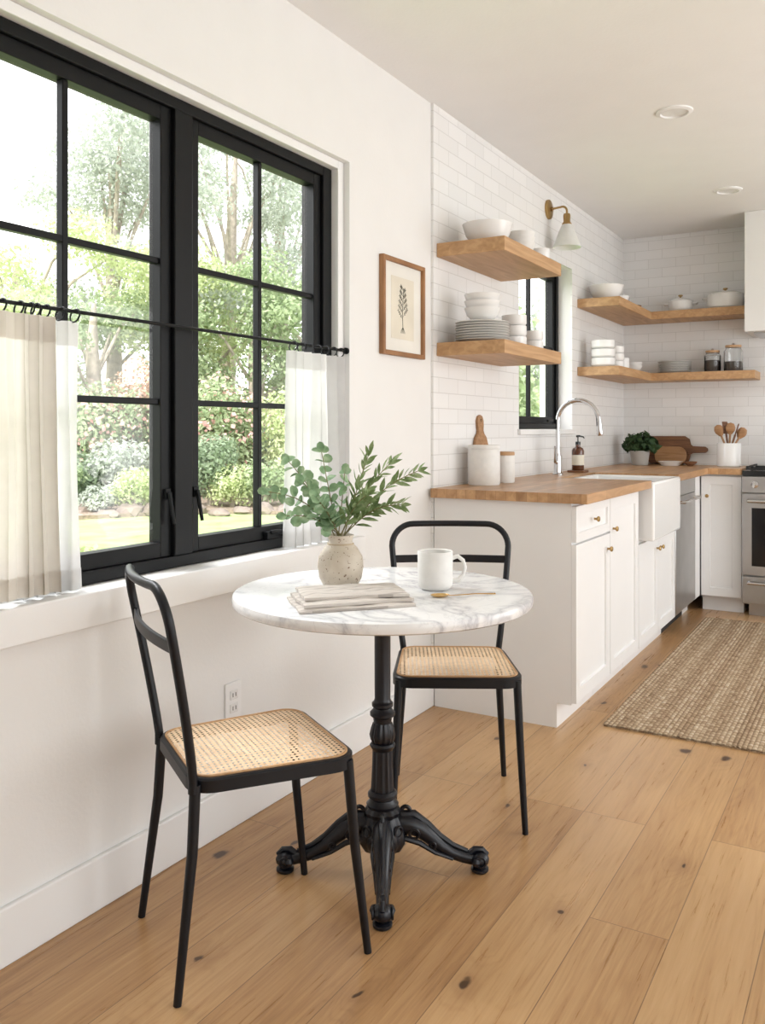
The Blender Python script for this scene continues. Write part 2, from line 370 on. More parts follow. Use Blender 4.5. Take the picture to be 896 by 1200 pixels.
MB().box(-.068, -.045, 2.27, 2.34, .838, .862).tube([(-.044, 2.285, .860), (-.034, 2.31, .862), (-.034, 2.38, .85)], .007, 8).lathe([(0, 0), (.012, 0), (.012, .02), (0, .02)], (-.034, 2.385, .838), 12).build('crank_handle', M['black'], win, bevel=.002)
win2 = window('window_2', W2[0]+.0005, W2[1]-.0005, W2[2]+.0005, W2[3]-.0005, [(W2[0]+.035, W2[1]-.04)], 2, 2, (-.15, -.075), .04, .04, .02)
MB().tube([(-.07, 5.1, 1.25), (-.05, 5.1, 1.255), (-.05, 5.0, 1.25)], .007, 8).build('crank_handle', M['black'], win2)

# outlet
o = thing('wall_outlet', 'white duplex power outlet low on the wall behind the near chair', 'outlet', (0, 2.037, .378))
MB().box(0, .006, -.036, .036, -.058, .058).build('cover_plate', M['trim'], o, bevel=.002)
for dz in (-.02, .02):
    s = MB().box(.006, .009, -.017, .017, dz-.014, dz+.014).build('socket', M['ceramic'], o, bevel=.002)
    MB().box(.009, .0095, -.008, -.005, dz-.006, dz+.006).box(.009, .0095, .005, .008, dz-.006, dz+.006).build('slot', M['dark'], s)

# ------------------------------------------------------------------ ceiling lights
for (x, y, r, lab) in ((.894, 3.99, .078, 'round white recessed ceiling light nearer the dining table'), (.90, 5.46, .078, 'round white recessed ceiling light nearer the range hood')):
    o = thing('ceiling_light', lab, 'ceiling light', (x, y, CZ))
    MB().lathe([(.058, -.004), (.062, -.010), (r, -.006), (r+.002, 0), (.058, 0)]+[(.058, -.004)], seg=40).build('trim_ring', M['trim'], o)
    MB().lathe([(0, -.003), (.057, -.003), (.057, -.001), (0, -.001)], seg=32).build('lens', M['ceramic'], o)

# ------------------------------------------------------------------ rod and curtains
RODX, RODZ = -.012, 1.489
o = thing('curtain_rod', 'thin black metal cafe curtain rod across the window', 'curtain rod', (RODX, 2.65, RODZ))
MB().tube([(0, -1.618, 0), (0, .046, 0)], .005, 10).build('rod', M['black'], o)
for y0_, y1_ in ((.040, .0495), (-1.6195, -1.610)):
    MB().tube([(0, y0_, 0), (0, y1_, 0)], .012, 14).build('end_socket', M['black'], o)
def curtain(label, y0, y1, x, z1, z0, folds, amp, mat, seed, rings):
    rnd = random.Random(seed); ny, nz = folds*18, 30
    root = thing('cafe_curtain', label, 'curtain', (x, (y0+y1)/2, z0))
    am = [rnd.uniform(.55, 1.25) for _ in range(folds+2)]; ph = rnd.uniform(-.6, .6); of = [rnd.uniform(-.3, .3) for _ in range(folds+2)]
    H = z1-z0; Wd = y1-y0
    def pt(p, q):
        k = p*folds; k0 = min(int(k), folds-1); fr = k-k0; am_ = am[k0]*(1-fr)+am[k0+1]*fr; of_ = of[k0]*(1-fr)+of[k0+1]*fr
        a = amp*am_*(1.0-.35*q*q)
        return (a*sin(2*pi*(k+of_)+ph*(1-q)*1.6)+.003*sin(9*p+5*q), (p-.5)*Wd*(1.0-.09*q)+.006*sin(4*pi*(k+of_))*(1-.5*q), q*H)
    vs = [pt(i/ny, j/nz) for j in range(nz+1) for i in range(ny+1)]; fs = []
    for j in range(nz):
        for i in range(ny): fs.append((j*(ny+1)+i, j*(ny+1)+i+1, (j+1)*(ny+1)+i+1, (j+1)*(ny+1)+i))
    MB().add(vs, fs).build('fabric', mat, root, recalc=False)
    for nm, qa, qb in (('heading', 1-.06/H, 1.0), ('hem', 0.001, .05/H)):
        vs = []; fs = []
        for q in (qa, qb):
            for i in range(ny+1):
                p = pt(i/ny, q); vs.append((p[0]+.0015, p[1], p[2]))
        for i in range(ny): fs.append((i, i+1, ny+1+i+1, ny+1+i))
        MB().add(vs, fs).build(nm, mat, root, recalc=False)
    for i in range(rings):
        yy = (-Wd/2+Wd*(i+.5)/rings)*.91
        MB().tube([(RODX-x+.0165*cos(a), yy+.004*sin(a), RODZ-z0-.010+.0165*sin(a)) for a in [2*pi*k/18 for k in range(18)]], .0022, 6, True).build('ring', M['black'], root)
    return root
curtain('short beige linen cafe curtain at the left edge of the window', 1.035, 1.385, .012, 1.464, .815, 7, .015, M['curtB'], 3, 7)
curtain('sheer white cafe curtain beside the beige one', 1.30, 1.49, -.020, 1.464, .806, 4, .013, M['curtW'], 5, 4)
curtain('sheer white cafe curtain at the end of the rod behind the vase of leaves', 2.325, 2.697, -.008, 1.464, .806, 7, .023, M['curtW'], 9, 7)

# ------------------------------------------------------------------ picture
o = thing('picture_frame', 'small wooden framed botanical print hanging on the white wall', 'picture', (0, 3.09, 1.69))
f = MB(); hw, hh, t = .176, .195, .018
f.box(0, .022, -hw, -hw+t, -hh, hh).box(0, .022, hw-t, hw, -hh, hh).box(0, .022, -hw+t, hw-t, -hh, -hh+t).box(0, .022, -hw+t, hw-t, hh-t, hh)
f.build('frame', M['frame'], o, bevel=.002)
MB().box(.002, .008, -hw+t, hw-t, -hh+t, hh-t).build('mount', simple('mount_card', (.80, .78, .72), .9), o)
pr = MB().box(.008, .009, -.095, .095, -.125, .125).build('print', M['paper'], o)
g = MB(); rp = random.Random(3)
g.tube([(.0095, .0, -.075), (.0095, -.004, -.02), (.0095, .006, .085)], .0012, 5)
for i in range(11):
    z = -.045+i*.012; sd = 1 if i % 2 else -1; L = .050-.0028*i
    b = Vector((.0098, 0, z)); e = b+Vector((0, sd*L*.75, L*.7)); g.tube([b, e], .0007, 4)
    for q in (.35, .6, .8, 1.0):
        for s2 in (-1, 1):
            m_ = b.lerp(e, q); dd = (e-b).normalized(); n = Vector((0, -dd.z, dd.y))*s2; l = (dd*.6+n).normalized()*.009; nn = Vector((0, -l.z, l.y)).normalized()*.0024
            g.add([m_, m_+l*.5+nn, m_+l, m_+l*.5-nn], [(0, 1, 2, 3)])
for k in range(5):
    g.tube([(.0096, 0, -.075), (.0096, (k-2)*.006, -.088), (.0096, (k-2)*.009, -.100)], .0008, 4)
g.build('sprig_drawing', M['ink'], pr, recalc=False)

# ------------------------------------------------------------------ shelves
def shelf(label, pts, z0, z1, cat='shelf'):
    x, y = pts[0]
    return tag(MB().prism([(p[0]-x, p[1]-y) for p in pts], 0, z1-z0).build('wall_shelf', M['oak'], bevel=.002, loc=(x, y, z0)), label, cat)
SX = TX+.0005
shelf('thick oak floating shelf with the large white bowl, highest of the near pair', [(SX, 3.39), (.33, 3.39), (.33, 4.12), (SX, 4.12)], 1.952, 2.012)
shelf('thick oak floating shelf with the stack of dinner plates', [(SX, 3.39), (.33, 3.39), (.33, 4.12), (SX, 4.12)], 1.520, 1.578)
LP = [(SX, 5.38), (.28, 5.38), (.28, 6.22), (.955, 6.22), (.955, BY-.0005), (SX, BY-.0005)]
shelf('L-shaped oak corner shelf holding the white lidded pots', LP, 1.972, 2.027)
shelf('L-shaped oak corner shelf holding cups and glass jars', LP, 1.54, 1.595)
Z1, Z2, Z3, Z4 = 2.0123, 1.5783, 2.0273, 1.5953

# ------------------------------------------------------------------ crockery
def bowl_mb(r, h, th=.005):
    return MB().lathe([(0, 0), (r*.42, 0), (r*.45, .006), (r*.62, .012), (r*.86, h*.5), (r, h), (r-th, h), (r*.80, h*.5), (r*.5, .018), (0, .014)], seg=40)
def solo(name, mb, mat, loc, label, cat, group=None, **k):
    o = mb.build(name, mat, loc=loc, **k); return tag(o, label, cat, group)
ORD = ['lowest', 'second from the bottom', 'third from the bottom', 'fourth from the bottom', 'fifth from the bottom', 'sixth from the bottom', 'seventh from the bottom', 'topmost']
def stack(name, mb, mat, x, y, z, dz, n, text, cat, group):
    src = mb.build(name, mat, loc=(x, y, z))
    for i in range(n):
        o = src if i == 0 else src.copy()
        if i: COL.objects.link(o)
        o.location = (x, y, z+dz*i+.0003*i)
        w_ = ORD[i] if i < n-1 else 'topmost'
        tag(o, text % w_, cat, group)
def plate_mb(r, h=.012):
    return MB().lathe([(0, 0), (r*.6, 0), (r*.65, .003), (r, h), (r-.002, h+.002), (r*.63, .0065), (0, .005)], seg=44)
def cup_mb(r, h, th=.004):
    return MB().lathe([(0, 0), (r*.8, 0), (r*.9, .005), (r, h*.25), (r, h), (r-th, h), (r-th, h*.3), (r*.7, .01), (0, .009)], seg=32)
# near upper
solo('serving_bowl', bowl_mb(.112, .098), M['ceramic'], (.175, 3.57, Z1), 'large white bowl on the highest near shelf', 'bowl')
stack('small_bowl', bowl_mb(.066, .062), M['matte'], .225, 3.85, Z1, .024, 3, 'small white bowl beside the large bowl, %s of three nested', 'bowl', 'nested small bowls on the upper near shelf')
solo('ramekin', cup_mb(.046, .062), M['ceramic'], (.255, 4.03, Z1), 'tiny white ramekin at the far end of the highest near shelf', 'ramekin')
# near lower
stack('dinner_plate', plate_mb(.120), M['matte'], .170, 3.525, Z2, .0108, 8, 'white dinner plate in the near shelf stack under bowls, %s', 'plate', 'dinner plates stacked on the lower near shelf')
zt = Z2+8*.0111+.004
stack('soup_bowl', bowl_mb(.080, .062), M['ceramic'], .170, 3.525, zt, .030, 3, 'white bowl resting on the stack of dinner plates, %s of three', 'bowl', 'bowls on the plate stack')
stack('tumbler', cup_mb(.058, .050), M['ceramic'], .21, 3.80, Z2, .050, 3, 'white handleless cup in the column beside the plate stack, %s', 'cup', 'stacked white cups beside the plates')
stack('espresso_cup', cup_mb(.044, .048), M['ceramic'], .235, 4.0, Z2, .048, 2, 'small white cup at the far end of the near lower shelf, %s of two', 'cup', 'small cups at the shelf end')
# corner upper
solo('mixing_bowl', bowl_mb(.112, .10), M['ceramic'], (.14, 5.58, Z3), 'wide white bowl on the left arm of the upper corner shelf', 'bowl')
solo('small_bowl', bowl_mb(.07, .065), M['ceramic'], (.15, 5.85, Z3), 'small white bowl behind the wide bowl on the corner shelf', 'bowl')
solo('saucer', bowl_mb(.075, .035), M['walnut'], (.16, 6.12, Z3), 'shallow brown wooden dish in the corner of the upper shelf', 'dish')
def pot(name, label, x, y, z, r, h):
    o = thing(name, label, 'cooking pot', (x, y, z), .15)
    MB().lathe([(0, 0), (r*.85, 0), (r*.97, .012), (r, .03), (r, h), (r-.006, h), (r-.006, .02), (0, .012)], seg=40).build('pot_body', M['ceramic'], o)
    MB().lathe([(0, h+.03), (r*.3, h+.029), (r*.75, h+.018), (r*1.01, h+.004), (r*1.01, h+.0005), (0, h+.0005)], seg=40).build('lid', M['ceramic'], o)
    MB().lathe([(0, h+.029), (.007, h+.029), (.007, h+.038), (.016, h+.042), (.016, h+.05), (0, h+.053)], seg=20).build('lid_knob', M['brass'], o)
    for sgn in (-1, 1):
        MB().tube([(sgn*(r-.002), -.03, h*.78), (sgn*(r+.022), -.026, h*.8), (sgn*(r+.028), 0, h*.8), (sgn*(r+.022), .026, h*.8), (sgn*(r-.002), .03, h*.78)], .006, 8).build('handle', M['ceramic'], o)
    return o
pot('saucepan', 'smaller white lidded pot on the upper corner shelf', .45, 6.36, Z3, .082, .072)
pot('dutch_oven', 'larger white lidded casserole at the right end of the upper corner shelf', .75, 6.35, Z3, .118, .095)
# corner lower
stack('tall_cup', cup_mb(.075, .056), M['ceramic'], .15, 5.475, Z4, .056, 3, 'wide white cup in the front corner shelf stack, %s of three', 'cup', 'wide cups stacked on the lower corner shelf')
stack('narrow_cup', cup_mb(.052, .048), M['ceramic'], .18, 5.67, Z4, .048, 3, 'narrow white cup stacked behind the wide cups, %s of three', 'cup', 'narrow cups stacked on the lower corner shelf')
solo('single_cup', cup_mb(.045, .08), M['ceramic'], (.18, 5.83, Z4), 'single white cup behind the stacked cups on the corner shelf', 'cup')
stack('shallow_bowl', bowl_mb(.07, .045), M['matte'], .18, 6.08, Z4, .022, 2, 'shallow cream bowl in the corner of the lower shelf, %s of two', 'bowl', 'shallow bowls in the corner')
stack('side_plate', plate_mb(.115), M['matte'], .41, 6.36, Z4, .0115, 7, 'cream plate stacked on the lower corner shelf, %s', 'plate', 'cream plates on the lower corner shelf')
def jar(label, x, y, z, r, h, fill):
    o = thing('storage_jar', label, 'jar', (x, y, z))
    MB().lathe([(0, 0), (r*.95, 0), (r, .006), (r, h*.85), (r*.8, h*.95), (r*.8, h), (r*.8-.003, h), (r*.8-.003, h*.95), (r-.003, h*.84), (r-.003, .006), (0, .005)], seg=32).build('glass_body', M['glass'], o)
    MB().lathe([(0, .0065), (r-.006, .0065), (r-.006, h*fill), (0, h*fill+.004)], seg=28).build('contents', M['coffee'], o)
    MB().lathe([(0, h+.001), (r*.84, h+.001), (r*.86, h+.016), (0, h+.018)], seg=28).build('lid', M['lid'], o)
    MB().lathe([(0, h+.018), (.008, h+.018), (.011, h+.028), (0, h+.034)], seg=14).build('lid_knob', M['steel'], o)
jar('glass jar of dark coffee with wooden lid, nearer the cream plates', .665, 6.36, Z4, .055, .135, .62)
jar('glass jar of dark coffee with wooden lid, nearer the range hood', .80, 6.36, Z4, .062, .165, .42)

# ------------------------------------------------------------------ sconce
o = thing('wall_sconce', 'brass wall sconce with white bell shade above the small window', 'wall lamp', (TX, 4.83, 2.475))
mb = MB(); mb.M = Matrix.Rotation(pi/2, 4, 'Y'); mb.lathe([(0, 0), (.056, 0), (.056, .012), (.044, .018), (.012, .02), (.012, .03), (0, .03)], seg=32); mb.build('backplate', M['brass'], o)
MB().tube([(.025, 0, 0), (.06, 0, .004)]+arc((.085, 0, -.022), .028, pi*.62, -.05, 8, (1, 0, 0), (0, 0, 1))+[(.113, 0, -.04)], .0065, 10).build('arm', M['brass'], o)
MB().lathe([(0, 0), (.018, 0), (.021, -.012), (.019, -.045), (.028, -.058), (.026, -.062), (0, -.06)], (.113, 0, -.038), 24).build('socket', M['brass'], o)
MB().lathe([(.024, -.098), (.032, -.11), (.050, -.15), (.068, -.20), (.082, -.232), (.0795, -.233), (.065, -.201), (.047, -.151), (.029, -.111), (.021, -.098), (.024, -.098)], (.113, 0, 0), 32).build('lamp_shade', M['shade'], o)
MB().lathe([(0, -.1), (.012, -.105), (.02, -.14), (.024, -.165), (.016, -.185), (0, -.192)], (.113, 0, 0), 20).build('bulb', M['ceramic'], o)

# ------------------------------------------------------------------ kitchen cabinets
CF = .646
def shaker(w, h, rail=.055, th=.02):
    m_ = MB(); x0, x1 = -w/2, w/2; i0, i1 = x0+rail, x1-rail; j0, j1 = rail, h-rail; d = .010
    vs = [(x0, -th, 0), (x1, -th, 0), (x1, -th, h), (x0, -th, h), (i0, -th, j0), (i1, -th, j0), (i1, -th, j1), (i0, -th, j1),
          (i0+.002, -th+d, j0+.002), (i1-.002, -th+d, j0+.002), (i1-.002, -th+d, j1-.002), (i0+.002, -th+d, j1-.002), (x0, 0, 0), (x1, 0, 0), (x1, 0, h), (x0, 0, h)]
    fs = [(0, 1, 5, 4), (1, 2, 6, 5), (2, 3, 7, 6), (3, 0, 4, 7), (4, 5, 9, 8), (5, 6, 10, 9), (6, 7, 11, 10), (7, 4, 8, 11), (8, 9, 10, 11),
          (0, 12, 13, 1), (1, 13, 14, 2), (2, 14, 15, 3), (3, 15, 12, 0), (12, 15, 14, 13)]
    return m_.add(vs, fs)
def knob_mb(): 
    m_ = MB(); m_.M = Matrix.Rotation(pi/2, 4, 'X'); return m_.lathe([(0, 0), (.005, 0), (.005, .010), (.011, .015), (.012, .020), (.008, .024), (0, .025)], seg=20)
def cabinet(label, cx, cy, rz, w, depth, fronts, top=.904):
    o = thing('base_cabinet', label, 'cabinet', (cx, cy, 0), rz)
    b = MB().box(-w/2, w/2, 0, depth, .10, top).box(-w/2, w/2, .06, depth, 0, .10); b.build('body', M['cab'], o)
    for (kind, x0, x1, z0, z1, kx, kz) in fronts:
        ww = x1-x0; g = .0025
        mbb = shaker(ww-2*g, z1-z0-2*g) if kind == 'door' else shaker(ww-2*g, z1-z0-2*g, .035)
        d = mbb.build(kind, M['cab'], o, bevel=.001, loc=((x0+x1)/2, -.0002, z0+g))
        knob_mb().build('knob', M['brass'], d, loc=(kx-(x0+x1)/2, -.02, kz-z0))
    return o
X0 = CF-.02
cabinet('white shaker base cabinet with one drawer at the end of the counter', X0, (3.36+3.85)/2, pi/2, .49, .61,
        [('drawer', -.245, .245, .745, .895, 0.0, .82), ('door', -.245, .245, .105, .74, .20, .67)])
cabinet('white base cabinet with one tall door between the drawer cabinet and the sink', X0, 4.106, pi/2, .508, .61,
        [('door', -.254, .254, .105, .895, -.21, .75)])
cabinet('white sink base cabinet with two doors below the apron sink', X0, 4.792, pi/2, .856, .61,
        [('door', -.428, 0, .105, .625, -.04, .56), ('door', 0, .428, .105, .625, .04, .56)], top=.635)
o = thing('dishwasher', 'stainless steel dishwasher beyond the apron sink', 'dishwasher', (X0, 5.52, 0), pi/2)
MB().box(-.297, .297, .003, .60, .10, .90).box(-.297, .297, .06, .60, 0.001, .10).build('body', M['grate'], o)
dr = MB().box(-.296, .296, -.024, .001, .11, .80).build('door', M['steel'], o, bevel=.003)
MB().box(-.296, .296, -.024, .001, .803, .897).build('control_panel', M['steel'], o, bevel=.003)
MB().tube([(-.24, -.024, .77), (-.24, -.062, .77), (.24, -.062, .77), (.24, -.024, .77)], .009, 10).build('handle', M['chrome'], dr)
o = thing('corner_cabinet', 'blind white corner base cabinet between dishwasher and rear doors', 'cabinet', (X0, 5.93, 0), pi/2)
MB().box(-.108, .07, 0, .60, .10, .904).box(-.108, .07, .06, .60, 0, .10).build('body', M['cab'], o)
MB().box(-.107, .069, -.019, -.0005, .105, .9).build('filler_panel', M['cab'], o)
CBY = 6.0
o = cabinet('white shaker base cabinet beside the steel range', (.648+.905)/2, CBY+.02, 0, .256, .475, [('door', -.127, .127, .105, .895, -.085, .76)])
SK0, SK1 = 4.405, 5.045
ct = MB().prism([(SX, 3.33), (.70, 3.33), (.70, SK0-.003), (.215, SK0-.003), (.215, SK1+.003), (.70, SK1+.003), (.70, 5.965), (.907, 5.965), (.907, BY-.001), (SX, BY-.001)], .9055, .945)
tag(ct.build('countertop', M['butcher'], bevel=.002), 'butcher block wooden countertop wrapping round the kitchen corner', 'countertop')
# sink
o = thing('farmhouse_sink', 'white fireclay apron front sink set in the wooden counter', 'sink', (.22, (SK0+SK1)/2, .64))
x0, x1, y0, y1, z1, t = 0, .492, -(SK1-SK0)/2, (SK1-SK0)/2, .296, .03
vs = [(x0, y0, 0), (x1, y0, 0), (x1, y1, 0), (x0, y1, 0), (x0, y0, z1), (x1, y0, z1), (x1, y1, z1), (x0, y1, z1),
      (x0+t, y0+t, z1), (x1-t, y0+t, z1), (x1-t, y1-t, z1), (x0+t, y1-t, z1), (x0+t*1.4, y0+t*1.4, .05), (x1-t*1.4, y0+t*1.4, .05), (x1-t*1.4, y1-t*1.4, .05), (x0+t*1.4, y1-t*1.4, .05)]
fs = [(0, 3, 2, 1), (0, 1, 5, 4), (1, 2, 6, 5), (2, 3, 7, 6), (3, 0, 4, 7), (4, 5, 9, 8), (5, 6, 10, 9), (6, 7, 11, 10), (7, 4, 8, 11), (8, 9, 13, 12), (9, 10, 14, 13), (10, 11, 15, 14), (11, 8, 12, 15), (12, 13, 14, 15)]
MB().add(vs, fs).build('basin', M['fire'], o, bevel=.012, seg=4)
MB().lathe([(0, .051), (.04, .051), (.042, .054), (.03, .055), (0, .053)], (.25, 0, 0), 24).build('drain', M['chrome'], o)
# faucet
o = thing('faucet', 'tall chrome gooseneck faucet behind the sink', 'faucet', (.125, 4.67, .9455))
MB().lathe([(0, 0), (.03, 0), (.03, .008), (.022, .014), (.020, .10), (.016, .12), (0, .12)], seg=28).build('base', M['chrome'], o)
MB().tube([(0, 0, .115), (0, 0, .30)]+arc((.115, 0, .30), .115, pi, .12, 16, (1, 0, 0), (0, 0, 1)), .0125, 14).build('spout', M['chrome'], o)
e = Vector((.115+.115*cos(.12), 0, .30+.115*sin(.12)))
MB().tube([e+Vector((0, 0, .006)), e+Vector((.004, 0, -.03)), e+Vector((.008, 0, -.085)), e+Vector((.009, 0, -.095))], [.013, .015, .018, .014], 14).build('spray_head', M['chrome'], o)
MB().tube([(0, -.02, .07), (0, -.045, .075), (.005, -.06, .10), (.01, -.075, .16)], [.011, .009, .007, .006], 10).build('lever', M['chrome'], o)
# soap on tray
tr = tag(MB().box(-.05, .05, -.05, .05, 0, .012).build('soap_tray', M['walnut'], loc=(.13, 5.02, .9455), bevel=.003), 'small dark wooden tray under the soap bottle', 'tray')
o = thing('soap_bottle', 'amber soap pump bottle with white label beside the faucet', 'soap dispenser', (.13, 5.02, .958))
MB().lathe([(0, 0), (.034, 0), (.036, .004), (.036, .115), (.030, .130), (.014, .138), (.014, .15), (0, .15)], seg=32).build('bottle', M['amber'], o)
MB().lathe([(.0364, .03), (.0364, .09)], seg=32).build('label', M['paper'], o, recalc=False)
MB().lathe([(0, .1505), (.015, .1505), (.015, .168), (.004, .17), (.004, .198), (0, .198)], seg=20).tube([(-.008, 0, .20), (.01, -.004, .202), (.038, -.012, .196), (.042, -.013, .188)], [.007, .006, .004, .003], 8).build('pump', M['dark'], o)

# canisters
def canister(label, x, y, r, h, handle=True):
    o = thing('canister', label, 'canister', (x, y, .9455))
    MB().lathe([(0, 0), (r*.96, 0), (r, .006), (r, h-.005), (r-.003, h), (r-.007, h), (r-.007, .01), (0, .008)], seg=44).build('canister_body', M['matte'], o)
    MB().lathe([(0, h+.0005), (r*.99, h+.0005), (r, h+.004), (r, h+.014), (r-.003, h+.017), (0, h+.017)], seg=44).build('lid', M['lid'] if not handle else M['matte'], o)
    return o
canister('large white ceramic canister on the near end of the counter', .115, 3.67, .073, .165)
canister('small white canister with wooden lid beside the large one', .13, 3.875, .05, .13, False)
o = thing('paddle_board', 'small wooden paddle board leaning on the tile behind the large canister', 'cutting board', (.035, 3.84, .9455), 0)
pts = [(-.075, 0), (.075, 0), (.08, .05), (.075, .18), (.06, .215), (.034, .235), (.028, .25), (.034, .272), (.036, .295), (.024, .318), (0, .325), (-.024, .318), (-.036, .295), (-.034, .272), (-.028, .25), (-.034, .235), (-.06, .215), (-.075, .18), (-.08, .05)]
mb = MB(); mb.M = Matrix.Rotation(radians(-3.5), 4, 'Y') @ Matrix(((0, 0, 1, 0), (1, 0, 0, 0), (0, 1, 0, 0), (0, 0, 0, 1))); mb.prism(pts, -.008, .008); mb.build('board', M['acacia'], o, bevel=.003)
MB().tube([(-.0185, .006*cos(a), .297+.006*sin(a)) for a in [2*pi*k/14 for k in range(14)]], .0012, 5, True).build('hanging_hole', M['dark'], o, loc=(.0085, 0, 0))

# herb pot on rear counter
CT = .9455
def leaf_cloud(mb, blobs, n, size, seed, asp=.55, up=.3):
    rnd = random.Random(seed)
    tot = sum(b[3]*b[4]*b[5] for b in blobs)
    for (x, y, z, rx, ry, rz) in blobs:
        k = int(n*rx*ry*rz/tot)
        vs = []; fs = []
        for i in range(k):
            d = Vector((rnd.gauss(0, 1), rnd.gauss(0, 1), rnd.gauss(0, 1))).normalized()
            q = rnd.random()**.45
            p = Vector((x+d.x*rx*q, y+d.y*ry*q, z+d.z*rz*q))
            nrm = (d+Vector((rnd.uniform(-1, 1), rnd.uniform(-1, 1), rnd.uniform(-1, 1)+up))).normalized()
            a = nrm.orthogonal().normalized(); a.rotate(Matrix.Rotation(rnd.uniform(0, 2*pi), 3, nrm)); b = nrm.cross(a)
            s_ = size*rnd.uniform(.6, 1.25)
            o_ = len(vs); vs += [p-a*s_, p+b*s_*asp+a*s_*.1, p+a*s_, p-b*s_*asp+a*s_*.1]; fs.append((o_, o_+1, o_+2, o_+3))
        mb.add(vs, fs)
    return mb
o = thing('potted_herb', 'leafy green herb in a grey pot on the corner of the counter', 'plant', (.20, 6.22, CT))
MB().lathe([(0, 0), (.05, 0), (.055, .004), (.068, .10), (.064, .104), (.06, .095), (0, .09)], seg=32).build('pot', simple('grey_pot', (.42, .40, .37), .7), o)
leaf_cloud(MB(), [(0, 0, .16, .11, .11, .075), (-.07, .02, .14, .06, .06, .05), (.08, -.02, .15, .06, .06, .06)], 460, .026, 5, .6).build('foliage', M['herb'], o, recalc=False)
# boards leaning on back wall
def leaning(name, label, pts, x, y, mat, ang, th):
    mb = MB(); mb.M = Matrix.Rotation(radians(ang), 4, 'X') @ Matrix(((1, 0, 0, 0), (0, 0, -1, 0), (0, 1, 0, 0), (0, 0, 0, 1))); mb.prism(pts, -th/2, th/2)
    return tag(mb.build(name, mat, loc=(x, y, CT+.001), bevel=.003), label, 'cutting board')
def rr(w, h, r, n=5):
    P = []
    for cx, cy, a in ((w/2-r, r, -pi/2), (w/2-r, h-r, 0), (-w/2+r, h-r, pi/2), (-w/2+r, r, pi)):
        P += [(cx+r*cos(a+pi/2*i/n), cy+r*sin(a+pi/2*i/n)) for i in range(n+1)]
    return P
big = [(-.155, .03), (-.13, .005), (.11, .005), (.14, .03), (.15, .075), (.165, .085), (.25, .088), (.265, .10), (.265, .118), (.25, .13), (.165, .133), (.15, .145), (.14, .185), (.11, .205), (-.13, .205), (-.155, .18)]
leaning('cutting_board', 'large dark walnut paddle board leaning on the rear tiles, handle to the right', big, .35, 6.455, M['walnut'], -8, .02)
leaning('serving_board', 'small rounded light brown board leaning before the walnut board', rr(.22, .13, .055), .37, 6.405, M['acacia'], -9, .016)
solo('oval_dish', MB().lathe([(0, 0), (.06, 0), (.085, .03), (.08, .03), (.055, .008), (0, .008)], seg=36), M['ceramic'], (.40, 6.27, CT), 'low white dish in front of the cutting boards', 'dish')
solo('small_bowl', bowl_mb(.045, .032), M['walnut'], (.54, 6.24, CT), 'tiny dark wooden bowl on the rear counter beside the white dish', 'bowl')
# crock
o = thing('utensil_crock', 'white ceramic crock holding wooden spoons beside the range', 'crock', (.78, 6.30, CT))
MB().lathe([(0, 0), (.072, 0), (.077, .005), (.077, .155), (.074, .16), (.069, .156), (.069, .01), (0, .009)], seg=40).build('crock_body', M['ceramic'], o)
for i, (dx, dy, l, kind, lab) in enumerate(((-.075, .0, .27, 0, 'wooden spoon leaning furthest left in the crock'), (-.03, .02, .29, 1, 'wooden spatula second from left in the crock'), (.015, -.02, .285, 0, 'wooden spoon in the middle right of the crock'), (.06, .01, .275, 1, 'flat wooden turner leaning right toward the range'), (.095, .02, .25, 0, 'wooden spoon leaning furthest right in the crock'))):
    s = thing('wooden_spoon' if kind == 0 else 'wooden_spatula', lab, 'utensil', (.78, 6.30, CT+.0105), 0, 'wooden utensils in the crock')
    a = Vector((-dx*.35, -dy*.3, 0)); b = Vector((dx, dy, l)); d = (b-a)
    MB().tube([a+Vector((0, 0, .006)), a+d*.75], [.006, .007], 8).build('handle', M['walnut' if i % 2 else 'acacia'], s)
    h = MB(); c = a+d*.87; q = d.to_track_quat('Z', 'Y').to_matrix().to_4x4(); h.M = Matrix.Translation(c) @ q
    if kind == 0: h.lathe([(0, -.046), (.014, -.036), (.030, -.01), (.032, .01), (.022, .034), (0, .042)], seg=18)
    else: h.box(-.025, .025, -.004, .004, -.04, .045)
    if kind == 0: h.v = [p - Vector((0, (p-c).y*.65, 0)) for p in h.v]
    h.build('head', M['walnut' if i % 2 else 'acacia'], s, bevel=.004 if kind else 0)

# ------------------------------------------------------------------ range + hood
o = thing('range_stove', 'stainless steel gas range below the white hood', 'stove', (1.29, 5.95, 0))
hw = .378
MB().box(-hw, hw, .03, .54, .08, .90).box(-hw+.03, hw-.03, .08, .5, .001, .08).build('body', M['steel'], o)
MB().box(-hw, hw, .0, .54, .9005, .935).build('cooktop', M['dark'], o, bevel=.003)
MB().box(-hw, hw, -.012, .029, .795, .899).build('control_panel', M['steel'], o, bevel=.004)
for k in range(5):
    m_ = MB(); m_.M = Matrix.Rotation(pi/2, 4, 'X'); m_.lathe([(0, 0), (.024, 0), (.022, .026), (0, .03)], seg=24)
    m_.build('burner_knob', M['chrome'], o, loc=(-.30+k*.15, -.012, .85))
d = MB().box(-hw, hw, -.01, .029, .27, .79).build('oven_door', M['steel'], o, bevel=.004)
MB().box(-.32, .32, -.013, -.0095, .33, .70).build('oven_window', M['dark'], d)
MB().tube([(-.34, -.01, .745), (-.34, -.055, .745), (.34, -.055, .745), (.34, -.01, .745)], .012, 12).build('door_handle', M['chrome'], d)
d = MB().box(-hw, hw, -.01, .029, .09, .262).build('drawer', M['steel'], o, bevel=.004)
MB().tube([(-.34, -.01, .225), (-.34, -.05, .225), (.34, -.05, .225), (.34, -.01, .225)], .01, 12).build('drawer_handle', M['chrome'], d)
